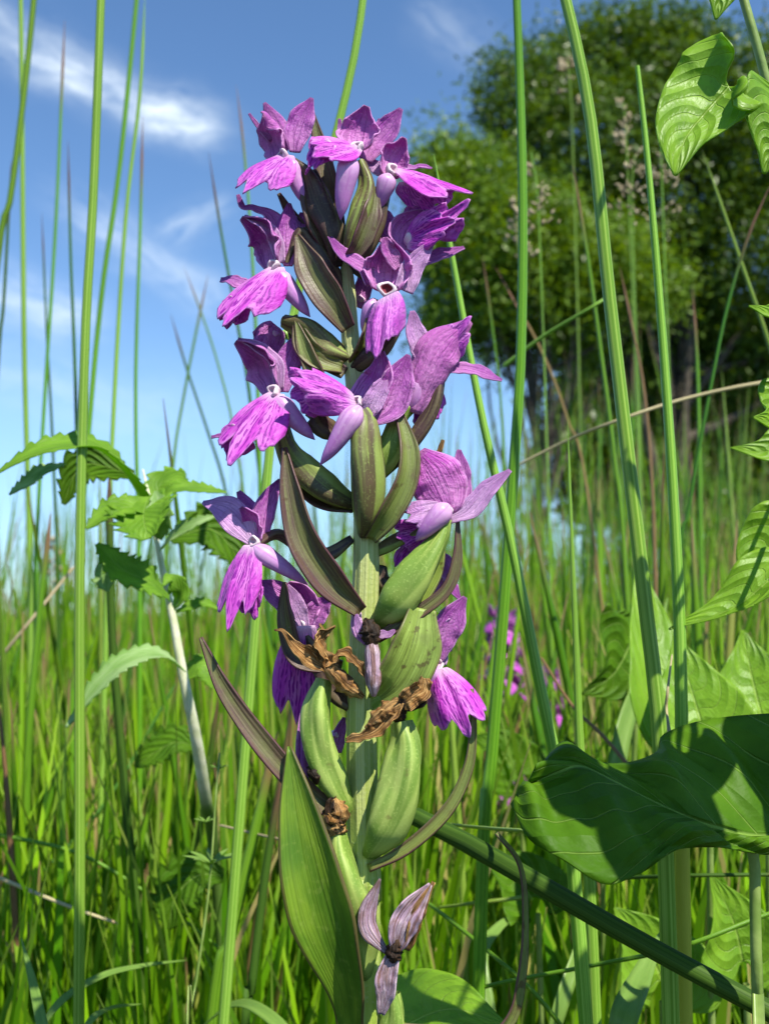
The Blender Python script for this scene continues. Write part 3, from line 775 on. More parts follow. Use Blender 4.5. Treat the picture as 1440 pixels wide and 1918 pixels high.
# fat ripening ovaries low on the spike
ovary([(652, 1516, -14), (626, 1470, -32), (600, 1400, -40), (594, 1330, -38), (606, 1272, -32)], [13, 26, 27, 27, 14], OVGREEN, label='swollen bright green seed capsule')
ovary([(690, 1600, -22), (726, 1540, -46), (750, 1470, -54), (760, 1400, -50), (752, 1352, -44)], [15, 36, 37, 33, 19], OVGREEN, label='swollen bright green seed capsule')
ovary([(684, 1830, -14), (668, 1740, -34), (646, 1660, -44), (634, 1600, -42), (632, 1556, -38)], [12, 34, 40, 32, 14], OVGREEN, label='swollen green seed capsule with a brown withered tip')
bract([(690, 1626, -34), (760, 1590, -44), (836, 1520, -46), (876, 1440, -44), (886, 1360, -42), (884, 1290, -40)], [14, 22, 22, 18, 12, 4], (.1, .6, .8), mat=BRMIX, cup=.6, m=40)
bract([(640, 1532, -34), (570, 1480, -44), (490, 1390, -46), (420, 1290, -42), (376, 1194, -36)], [28, 40, 40, 30, 4], (-.2, .5, .85), mat=BRPURP, cup=.6, m=40, label='long dark purple bract pointing up and out')
bract([(690, 1918, 30), (800, 1925, 10)], [10, 6], (0, .2, 1), mat=BRGREEN)
# sheathing leaf at the foot of the spike
o_petal('leaf', [(660, 2000, -26), (657, 1918, -34), (648, 1850, -64), (620, 1760, -92), (590, 1650, -96), (564, 1530, -84), (541, 1398, -64)],
        [44, 50, 84, 128, 112, 70, 5], (-.25, .15, .95), OLEAF, orchid, cup=.75, ruf=.015, thick=5, m=44, label='broad pointed green sheathing leaf')
# long thin bract hanging at the lower right
bract([(850, 2000, -20), (950, 1918, -24), (976, 1830, -28), (984, 1720, -30), (974, 1620, -30), (930, 1560, -28)], [20, 22, 18, 12, 8, 4], (.4, .1, .9), mat=BRMIX, m=40)
# withered flowers
def withered(pts, radii, mat, seed, rough=.16, label=None):
    return o_tube('withered_flower', pts, radii, mat, orchid, ns=12, m=20, rough=rough, seed=seed, label=label)
wf = withered([(680, 1306, -40), (650, 1284, -50), (622, 1256, -56), (606, 1230, -54)], [4, 17, 16, 8], WITH, 1, label='crumpled brown withered flower')
o_petal('petal', [(620, 1256, -58), (580, 1234, -66), (548, 1206, -64), (530, 1182, -58), (514, 1180, -54)], [16, 42, 34, 10, 4], (0, .4, .9), WITH, wf, cup=1.1, ruf=.42, thick=1.4, m=40, rfreq=3)
o_petal('petal', [(616, 1250, -60), (604, 1220, -70), (592, 1194, -64), (628, 1172, -58)], [22, 28, 24, 8], (.2, .3, .9), WITH, wf, cup=1.2, ruf=.45, thick=1.4, m=36, rfreq=3, twist=1.2)
o_petal('petal', [(612, 1248, -60), (640, 1226, -68), (664, 1240, -66), (684, 1268, -60)], [18, 24, 24, 6], (.1, .7, .7), WITH, wf, cup=1.2, ruf=.45, thick=1.4, m=36, rfreq=3)
o_petal('petal', [(600, 1236, -60), (590, 1214, -62), (606, 1190, -58), (600, 1168, -52)], [12, 16, 16, 6], (.2, .3, .9), WITH, wf, cup=1.2, ruf=.45, thick=1.4, m=36, rfreq=3, twist=.8)
wf = withered([(752, 1356, -46), (746, 1334, -60), (756, 1312, -66), (772, 1300, -64)], [7, 14, 14, 6], WITHD, 2, label='crumpled brown withered flower')
o_petal('petal', [(750, 1316, -74), (728, 1346, -82), (698, 1374, -80), (648, 1388, -70)], [20, 38, 30, 10], (-.1, .6, .8), WITH, wf, cup=1.1, ruf=.36, thick=1.4, m=40, rfreq=3)
o_petal('petal', [(752, 1312, -72), (730, 1320, -84), (706, 1338, -84), (684, 1364, -76)], [26, 40, 34, 8], (-.1, .5, .85), WITH, wf, cup=-1.1, ruf=.36, thick=1.4, m=40, rfreq=3)
o_petal('petal', [(748, 1326, -72), (770, 1306, -82), (790, 1292, -78), (794, 1270, -70)], [16, 46, 44, 18], (.3, .3, .9), WITH, wf, cup=1.1, ruf=.42, thick=1.4, m=40, rfreq=3)
o_petal('petal', [(752, 1326, -66), (776, 1320, -70), (792, 1312, -66), (800, 1300, -62)], [12, 20, 18, 5], (.2, .2, .9), WITHD, wf, cup=.9, ruf=.3)
wf = withered([(684, 1160, -46), (692, 1176, -58), (696, 1198, -60), (697, 1214, -58)], [4, 16, 17, 9], WITHD, 3, label='shrivelled flower with a lilac spur hanging down')
o_tube('spur', [(696, 1200, -60), (698, 1240, -66), (699, 1272, -66), (700, 1304, -62)], [10, 14, 14, 15, 14, 4], WITHP, wf, ns=14, m=20, rough=.04)
o_petal('sepal', [(690, 1196, -52), (678, 1184, -52), (670, 1168, -50), (668, 1150, -48)], [10, 18, 14, 4], (-.2, .2, .95), PALE, wf)
o_petal('sepal', [(704, 1196, -52), (716, 1188, -50), (728, 1188, -48), (740, 1180, -46)], [10, 16, 12, 4], (.2, .4, .9), PALE, wf)
wf = withered([(632, 1562, -42), (628, 1540, -46), (634, 1520, -48), (624, 1496, -48)], [13, 20, 17, 7], WITH, 4, .2, label='brown dried flower stub on a seed capsule')
o_petal('petal', [(634, 1548, -50), (622, 1530, -58), (618, 1512, -56), (626, 1490, -52)], [22, 24, 18, 6], (-.2, .2, .95), WITHD, wf, cup=1.1, ruf=.3)
wf = withered([(606, 1272, -34), (602, 1288, -36), (600, 1296, -36), (598, 1300, -36)], [10, 12, 8, 3], WITHD, 5, .1)
wf = withered([(580, 1434, -42), (588, 1446, -50), (594, 1456, -50), (592, 1468, -46)], [5, 11, 12, 4], WITHD, 6, .2, label='small black shrivelled bud')
# bottom withered flower on its own ovary
ovary([(700, 2010, 0), (726, 1960, -14), (738, 1910, -20), (736, 1860, -24)], [14, 24, 22, 12], OVGREEN)
wf = withered([(736, 1800, -82), (738, 1782, -88), (742, 1764, -88), (744, 1756, -84)], [8, 15, 13, 5], WITHD, 7, .2, label='withered lilac and brown flower low on the spike')
o_petal('petal', [(736, 1790, -88), (724, 1830, -94), (722, 1860, -92), (714, 1900, -86)], [24, 40, 34, 10], (-.1, .2, .97), WITHP, wf, cup=.8, ruf=.12)
o_petal('petal', [(726, 1786, -86), (694, 1744, -92), (690, 1706, -88), (712, 1646, -82)], [8, 40, 34, 4], (.2, .3, .9), WITHP, wf, cup=-.8, ruf=.1)
o_petal('petal', [(740, 1780, -90), (752, 1740, -98), (766, 1710, -96), (806, 1656, -88)], [18, 56, 44, 5], (.2, .3, .9), WITHP, wf, cup=.8, ruf=.15)
o_petal('petal', [(762, 1780, -88), (774, 1740, -96), (784, 1706, -94), (812, 1652, -88)], [8, 26, 22, 4], (.2, .3, .9), WITH, wf, cup=.9, ruf=.3)

# ------------------------------------------------------------------ vegetation materials
def m_rush(name, c0, c1, tip, rough=.34, tipv=.93, yel=None, spec=.3):
    g = G(name)
    st_ = g.noise(1, 3, g.uvv(), 30, .4, 3)
    rn = g.rand()
    base = g.mix(g.ss(st_, .38, .62), c0, c1)
    base = g.mix(g.math('MULTIPLY', g.ss(g.noise(22, 4), .4, .75), .35), base, tuple(x * .65 for x in c0))
    base = g.hsv(base, g.math('ADD', .48, g.math('MULTIPLY', rn, .035)), 1.0, g.math('ADD', .75, g.math('MULTIPLY', rn, .5)))
    base = g.mix(g.ss(g.math('ADD', g.v, g.math('MULTIPLY', rn, .03)), tipv, tipv + .06), base, tip)
    if yel: base = g.mix(g.ss(g.v, .67, .56), base, yel)  # yellow light on the lower rush, put into the colour
    sp = g.noise(1500, 2)
    return g.finish(base, rough, .12, g.hsv(base, .49, 1.1, 1.6), g.math('ADD', st_, g.math('MULTIPLY', sp, .3)), .35, .0002, spec=spec)
RUSH = m_rush('rush_green', (.075, .20, .008), (.17, .35, .022), (.22, .12, .06))
RUSHP = m_rush('rush_pale_green', (.14, .28, .022), (.30, .47, .075), (.30, .30, .10), .3, 1.2)
RUSHY = m_rush('rush_yellow_lit_foot', (.14, .28, .022), (.30, .46, .07), (.3, .3, .1), .3, 1.2, (.42, .44, .05))
RUSHD = m_rush('rush_dark', (.035, .10, .012), (.07, .17, .02), (.12, .07, .04), .5, spec=.12)  # dark rushes; on stems low in the grass the tone is painted shade
RUSHB = m_rush('rush_brown', (.22, .15, .05), (.32, .20, .09), (.26, .13, .07))
STRAW = m_rush('straw', (.42, .36, .18), (.55, .48, .28), (.4, .3, .15), .5)
g = G('meadow_grass')
isl = g.island()
n2 = g.math('FRACT', g.math('MULTIPLY', isl, 17.3))
col = g.mix(isl, (.055, .19, .003), (.21, .41, .006))
col = g.mix(g.ss(n2, .9, .97), col, (.34, .27, .10))
col = g.mix(g.math('MULTIPLY', g.ss(g.v, .75, 1.0), .35), col, (.30, .30, .09))
col = g.hsv(col, .5, 1.0, g.math('ADD', .7, g.math('MULTIPLY', n2, .55)))
GRASS = g.finish(col, .38, .27, g.hsv(col, .485, 1.1, 1.7), spec=.2)
g = G('rush_bed')
isl = g.island()
n2 = g.math('FRACT', g.math('MULTIPLY', isl, 29.7))
col = g.mix(isl, (.05, .16, .004), (.18, .35, .008))
col = g.mix(g.ss(n2, .92, .98), col, (.26, .17, .07))
col = g.mix(g.ss(g.v, .9, 1.0), col, (.27, .16, .09))
RBED = g.finish(col, .4, .15, g.hsv(col, .49, 1.1, 1.6), spec=.25)
g = G('dead_grass')
col = g.mix(g.island(), (.20, .14, .05), (.42, .34, .17))
STRAWB = g.finish(col, .6, .2, None, spec=.2)
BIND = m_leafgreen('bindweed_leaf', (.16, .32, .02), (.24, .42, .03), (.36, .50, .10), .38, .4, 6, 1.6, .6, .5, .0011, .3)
BINDD = m_leafgreen('bindweed_leaf_shaded', (.055, .145, .005), (.095, .21, .008), (.22, .36, .06), .3, .5, 6, 1.6, .9, .6, .0014, .14)  # darker copy of the bindweed leaf, shade put into its colour
SERR = m_leafgreen('toothed_leaf', (.13, .28, .018), (.22, .40, .035), (.34, .48, .12), .42, .45, 9, 1.3, .35, .35, .0006, .25)
SILV = m_leafgreen('toothed_leaf_silvery', (.18, .34, .07), (.36, .50, .22), (.42, .54, .30), .34, .5, 9, 1.3, .3, .35, .0006, .3)
def m_plain(name, a, b, sc, rough=.5, tr=0., bd=.0004):
    g = G(name); n1 = g.noise(sc, 4)
    return g.finish(g.mix(g.ss(n1, .35, .65), a, b), rough, tr, None, n1, .5, bd)
g = G('pale_stem'); n1 = g.noise(300, 4)
PALESTEM = g.finish(g.mix(g.ss(g.v, .70, .75), (.10, .19, .03), g.mix(g.ss(n1, .35, .65), (.56, .60, .36), (.74, .74, .54))), .5, .1, None, n1, .5, .0004)
VINE = m_plain('vine_stem', (.17, .27, .05), (.26, .36, .09), 250, .4, .1)
PANIC = m_plain('seed_head', (.36, .29, .17), (.52, .44, .29), 120, .7, .25)
BARK = m_plain('bark', (.05, .04, .028), (.11, .09, .065), 9, .9, 0, .05)
g = G('tree_leaves')
isl = g.island()
col = g.mix(isl, (.035, .085, .006), (.12, .21, .014))
TLEAF = g.finish(col, .42, .3, g.hsv(col, .485, 1.1, 1.6), spec=.4)
g = G('willow_leaves')
isl = g.island()
col = g.mix(isl, (.07, .15, .008), (.19, .31, .018))
WLEAF = g.finish(col, .42, .32, g.hsv(col, .485, 1.1, 1.6), spec=.4)

# ------------------------------------------------------------------ trees behind the meadow
def tree(name, lobes, mat, label, nclump, nleaf, crad, lsize, trunk_px, trunk_Y, tr, seed):
    r = np.random.default_rng(seed)
    base = at(trunk_px, 1150, trunk_Y); base[2] = -.02
    t = empty(name, (base[0], base[1], 0), label, 'tree')
    cl = []
    for (px, py, Y, rx, ry, wgt) in lobes:
        c = at(px, py, Y); ax, az = rx / FPX * Y, ry / FPX * Y
        k = int(nclump * wgt)
        d = r.normal(size=(k, 3)); d /= np.linalg.norm(d, axis=1)[:, None]
        rad = r.uniform(.25, 1.08, k) ** .45
        cl.append(c + d * rad[:, None] * np.array((ax, (ax + az) * .5, az)))
    cl = np.concatenate(cl)
    cl = cl[cl[:, 2] > .5]
    k = len(cl)
    # each clump a spray of leaves along a short twig direction
    tw = r.normal(size=(k, 3)) + np.array((0, 0, .35)); tw /= np.linalg.norm(tw, axis=1)[:, None]
    size = r.uniform(.35, 1.6, k)
    ci = np.repeat(np.arange(k), nleaf)
    n = len(ci)
    pos = cl[ci] + tw[ci] * (r.normal(0, crad * 1.15, n) * size[ci])[:, None] + r.normal(0, crad * .55, (n, 3)) * size[ci][:, None]
    d1 = tw[ci] * .7 + r.normal(0, .6, (n, 3)); d1 /= np.linalg.norm(d1, axis=1)[:, None]
    d2 = np.cross(d1, r.normal(size=(n, 3))); d2 /= np.linalg.norm(d2, axis=1)[:, None]
    ls = r.uniform(.6, 1.3, n)[:, None] * lsize
    V = np.stack([pos - d1 * ls, pos + d2 * ls * .32, pos + d1 * ls, pos - d2 * ls * .32], 1).reshape(-1, 3)
    F = np.arange(n * 4).reshape(-1, 4)
    UV = np.tile(np.array(((.5, 0), (1, .5), (.5, 1), (0, .5))), (n, 1))
    put('crown', V, F, UV, mat, t)
    # trunk and limbs
    Vs, Fs, Us, off = [], [], [], 0
    top = cl.mean(0)
    C = crom([base, base * .6 + top * .4 + (.1, 0, -.1), top], 14)
    ends = [(C, np.linspace(tr, tr * .35, 14))]
    for i in r.choice(k, min(26, k), replace=False):
        s = C[r.integers(3, 12)]
        mid = (s + cl[i]) / 2 + r.normal(0, .12, 3)
        ends.append((crom([s, mid, cl[i]], 9), np.linspace(tr * .4, tr * .06, 9)))
    for c_, rr in ends:
        v, f_, u_ = tube(c_, rr, 8)
        Vs.append(v); Fs.append(f_ + off); Us.append(u_); off += len(v)
    put('trunk', np.concatenate(Vs), np.concatenate(Fs), np.concatenate(Us), BARK, t)
    return t
tree('willow_tree', [(990, 190, 13.0, 105, 105, 1.), (1130, 120, 13.4, 120, 95, 1.), (1250, 110, 13.2, 110, 90, 1.), (1110, 270, 12.8, 190, 130, 1.6),
                     (1330, 200, 13.2, 170, 150, 1.5), (1470, 260, 13.4, 190, 190, 1.2), (1260, 380, 13.4, 190, 130, 1.6), (1120, 430, 13.5, 150, 110, 1.1),
                     (1400, 480, 13.6, 180, 150, 1.4), (1230, 560, 13.9, 200, 90, 1.1), (1600, 420, 13.6, 190, 220, 1.0), (1420, 640, 14.0, 190, 80, .9), (1130, 620, 14.2, 130, 90, .8), (1290, 690, 14.4, 200, 110, 1.1), (1500, 740, 14.4, 200, 120, .8)],
     TLEAF, 'tall round dark green tree rising behind the rushes', 150, 52, .17, .052, 1240, 13.6, .16, 3)
tree('willow_bush', [(835, 320, 11.2, 75, 60, .6), (900, 370, 11, 100, 90, 1.), (985, 450, 10.8, 130, 110, 1.4), (1090, 500, 10.8, 130, 100, 1.2), (890, 510, 11, 90, 90, .8),
                     (1000, 570, 10.9, 150, 70, 1.), (1180, 520, 10.8, 110, 80, .8), (870, 600, 11.2, 90, 70, .6), (1010, 660, 11.3, 110, 40, .4), (800, 440, 11.1, 40, 110, .35)],
     WLEAF, 'lighter green leafy bush in front of the tall tree', 130, 52, .14, .045, 1000, 11.0, .07, 4)
FB = tree('far_bush', [(1330, 760, 20, 230, 150, 1.6), (1160, 780, 21, 120, 110, .9), (1550, 700, 20, 200, 190, 1.2), (1240, 880, 20, 260, 110, 1.2), (1420, 960, 20, 240, 110, 1.)],
     TLEAF, 'low dark bush behind the rushes at the foot of the trees', 170, 90, .3, .11, 1330, 20, .08, 5)

# ------------------------------------------------------------------ rush bed and grass
def field(n, ymin, ymax, power=1.0, ulo=-.62, uhi=.62):
    t = rng.uniform(0, 1, n) ** power
    Y = ymin * (ymax / ymin) ** t
    u = rng.uniform(ulo, uhi, n)
    return u * Y, Y, u
def ztop(u, Y, lo_l, hi_l, lo_r, hi_r, ex=.75):
    """height that stems reach, taller towards the right-hand side of the meadow"""
    k = np.clip((u + .14) / .22, 0, 1); k = k * k * (3 - 2 * k)
    lo = lo_l * (1 - k) + lo_r * k; hi = hi_l * (1 - k) + hi_r * k
    return CAMZ + (1150 - (hi + (lo - hi) * rng.uniform(0, 1, len(u)) ** ex)) / FPX * Y
def blades(name, label, cat, x, Y, H, wid, mat, lean, nseg=5, bend=.5):
    n = len(x)
    az = rng.uniform(0, 2 * math.pi, n); d = np.stack([np.cos(az), np.sin(az)], 1)
    L = H * rng.uniform(.05, 1, n) * lean
    fa = rng.uniform(0, math.pi, n) * .5 - math.pi * .25        # mostly turned to the open side
    wx, wy = np.cos(fa), np.sin(fa)
    V = np.zeros((n, nseg + 1, 2, 3)); UV = np.zeros((n, nseg + 1, 2, 2))
    for i in range(nseg + 1):
        s = i / nseg
        off = L * (s ** 2.2)
        z = H * (s - bend * .25 * lean * s ** 3)
        cx, cy = x + d[:, 0] * off, Y + d[:, 1] * off
        hw = wid * .5 * (1 - s ** 1.6) + .00012
        for j, sg in enumerate((-1, 1)):
            V[:, i, j, 0] = cx + sg * wx * hw; V[:, i, j, 1] = cy + sg * wy * hw; V[:, i, j, 2] = z - .01
            UV[:, i, j, 0] = j; UV[:, i, j, 1] = s
    I = np.arange(n * (nseg + 1) * 2).reshape(n, nseg + 1, 2)
    F = np.stack([I[:, :-1, 0], I[:, :-1, 1], I[:, 1:, 1], I[:, 1:, 0]], -1).reshape(-1, 4)
    o = put(name, V.reshape(-1, 3), F, UV.reshape(-1, 2), mat, kind='stuff')
    return tag(o, label, cat)
def rushbed(name, label, x, Y, H, rad, mat, ns=5, nseg=6):
    n = len(x)
    az = rng.uniform(0, 2 * math.pi, n); L = H * rng.uniform(0, .16, n)
    th = np.linspace(0, 2 * math.pi, ns, endpoint=False)
    V = np.zeros((n, nseg + 1, ns, 3)); UV = np.zeros((n, nseg + 1, ns, 2))
    for i in range(nseg + 1):
        s = i / nseg
        cx = x + np.cos(az) * L * (s + .6 * s * s); cy = Y + np.sin(az) * L * (s + .6 * s * s)
        r_ = rad * (1 - .35 * s) * (1 if i < nseg else .12)
        for j, t in enumerate(th):
            V[:, i, j] = np.stack([cx + r_ * math.cos(t), cy + r_ * math.sin(t), H * s - .01], 1)
            UV[:, i, j] = (j / ns, s)
    I = np.arange(n * (nseg + 1) * ns).reshape(n, nseg + 1, ns); J = np.roll(I, -1, 2)
    F = np.stack([I[:, :-1], J[:, :-1], J[:, 1:], I[:, 1:]], -1).reshape(-1, 4)
    o = put(name, V.reshape(-1, 3), F, UV.reshape(-1, 2), mat, kind='stuff')
    return tag(o, label, 'rushes')
# short dense grass near, longer grass further out
def keep(x, Y, H):
    return (H > .03)
x, Y, u = field(17500, .28, 1.2, .9, -.7, .7)
H = np.clip(ztop(u, Y, 2000, 1150, 1950, 1000), .04, .42)
H = np.where((u > .075) & (u < .165) & (Y < .6), np.minimum(H, .19), H)
blades('meadow_grass', 'dense bright green meadow grass growing round the orchid', 'grass', x, Y, H, rng.uniform(.0012, .0060, len(x)), GRASS, .26)
x, Y, u = field(24000, 1.0, 9, 1.0, -.85, .85)
H = np.clip(ztop(u, Y, 1500, 1040, 1400, 800, .4), .06, .6)
blades('far_grass', 'long thin meadow grass further out between the rushes', 'grass', x, Y, H, rng.uniform(.0022, .0060, len(x)), GRASS, .45)
x, Y, u = field(13000, 6, 60, 1.0, -.9, .9)
H = rng.uniform(.12, .34, len(x))
blades('distant_grass', 'distant grass along the edge of the meadow', 'grass', x, Y, H, rng.uniform(.012, .03, len(x)), GRASS, .4, nseg=3)
x, Y, u = field(6800, 1.2, 11, .9, -.82, .82)
kp = rng.uniform(0, 1, len(u)) < np.clip(.8 + (u + .12) * 3.2, .8, 1)
x, Y, u = x[kp], Y[kp], u[kp]
H = np.clip(ztop(u, Y, 1170, 780, 1100, 600, .5), .2, .95)
rushbed('rush_bed', 'bed of thin upright rush stems filling the meadow behind', x, Y, H, rng.uniform(.0012, .0021, len(x)), RBED)

x, Y, u = field(3600, .33, 1.3, .9)
H = np.clip(ztop(u, Y, 1700, 930, 1550, 800, .5), .08, .6)
kp = ~((u > .075) & (u < .165) & (Y < .62)); x, Y, u, H = x[kp], Y[kp], u[kp], H[kp]
rushbed('near_rush_bed', 'crowded rush stems standing in the grass just behind the orchid', x, Y, H, rng.uniform(.0011, .0024, len(x)), RBED, 6, 8)
x, Y, u = field(900, .3, 1.6, .9, -.6, .6)
H = rng.uniform(.05, .2, len(x))
blades('dead_grass', 'dry straw-coloured dead blades matted low in the meadow grass', 'grass', x, Y, H, rng.uniform(.0012, .004, len(x)), STRAWB, 2.2)
# individual rushes between orchid and rush bed: a few stem shapes, copied
TPL = []
for i in range(8):
    r = np.random.default_rng(40 + i)
    m = 18; s = np.linspace(0, 1, m); a = r.uniform(0, 6.28); b = r.uniform(0, .07); c = r.uniform(-.04, .06)
    C = np.stack([math.cos(a) * (b * s + c * s * s), math.sin(a) * (b * s + c * s * s), s], 1)
    R = .0013 * np.where(s < .9, 1 - .35 * s, (1 - .35 * s) * np.clip((1.0 - s) / .1, .12, 1))
    V, F, UV = tube(C, R, 8)
    TPL.append(mesh_from(V, F, UV, 'rush_shape'))
    TPL[-1].materials.append([RUSH, RUSH, RUSHP, RUSHD, RUSH, RUSHB, RUSHP, RUSH][i])
LBL = {0: 'slim green rush stem with brown tip standing in the rush bed', 2: 'slim pale green rush stem standing in the rush bed',
       3: 'slim dark green rush stem standing in the rush bed', 5: 'dry brown rush stem standing in the rush bed'}
x, Y, u = field(240, .34, 1.3, .9, -.42, .44)
H = np.clip(ztop(u, Y, 1600, 780, 1500, 560), .12, .75)
H = np.where((u > .075) & (u < .165) & (Y < .62), np.minimum(H, .17), H)
for i in range(len(x)):
    k = int(rng.choice(8, p=[.15, .15, .16, .09, .15, .03, .13, .14]))
    o = bpy.data.objects.new('rush_stem', TPL[k])
    o.location = (x[i], Y[i], -.012)
    sc = rng.uniform(.7, 1.15)
    o.scale = (1, 1, H[i])
    o.rotation_euler = (0, 0, 0)
    COL.objects.link(o)
    kk = {0: 0, 1: 0, 4: 0, 7: 0, 2: 2, 6: 2, 3: 3, 5: 5}[k]
    tag(o, LBL[kk], 'rush', 'slim %s rushes in the rush bed' % {0: 'green', 2: 'pale', 3: 'dark', 5: 'brown'}[kk])

# rushes that the photograph lets one tell apart
def rush(pts, wpx, Y, mat, label, name='rush_stem', cat='rush', cut=False, ground=True, group=None, dY=0., blunt=.15):
    """pts: photo pixels from the top down, wpx: (top, bottom) width in pixels; stands on the ground at depth Y"""
    P = [at(p[0], p[1], Y + dY * i / max(1, len(pts) - 1)) for i, p in enumerate(pts)]
    if ground:
        d = P[-1] - P[-2]; d /= np.linalg.norm(d)
        d = d * .45 + np.array((0, 0, -1)) * .55; d /= np.linalg.norm(d)
        if P[-1][2] > .01: P.append(P[-1] + d * ((P[-1][2] + .012) / -d[2]))
    if pts[0][1] < -50: P = [P[0] + (P[0] - P[1]) * .9] + P
    P = np.array(P)[::-1]
    m = 52
    C = crom(P, m)
    k = Y / FPX * .5
    wt, wb = wpx
    s = np.linspace(0, 1, m)
    L = np.concatenate([[0], np.cumsum(np.linalg.norm(np.diff(C, axis=0), axis=1))])
    vis = np.clip((C[:, 2] - (CAMZ - .06)) / max(C[-1, 2] - (CAMZ - .06), .01), 0, 1)
    R = (wb + (wt - wb) * vis) * k
    R[-1] *= .1 if not cut else .9
    if not cut: R[-2] *= .55
    R[0] *= .3
    V, F, UV = tube(C, R, 14)
    b = P[0].copy()
    o = put(name, V, F, UV, mat, base=b)
    return tag(o, label, cat, group)
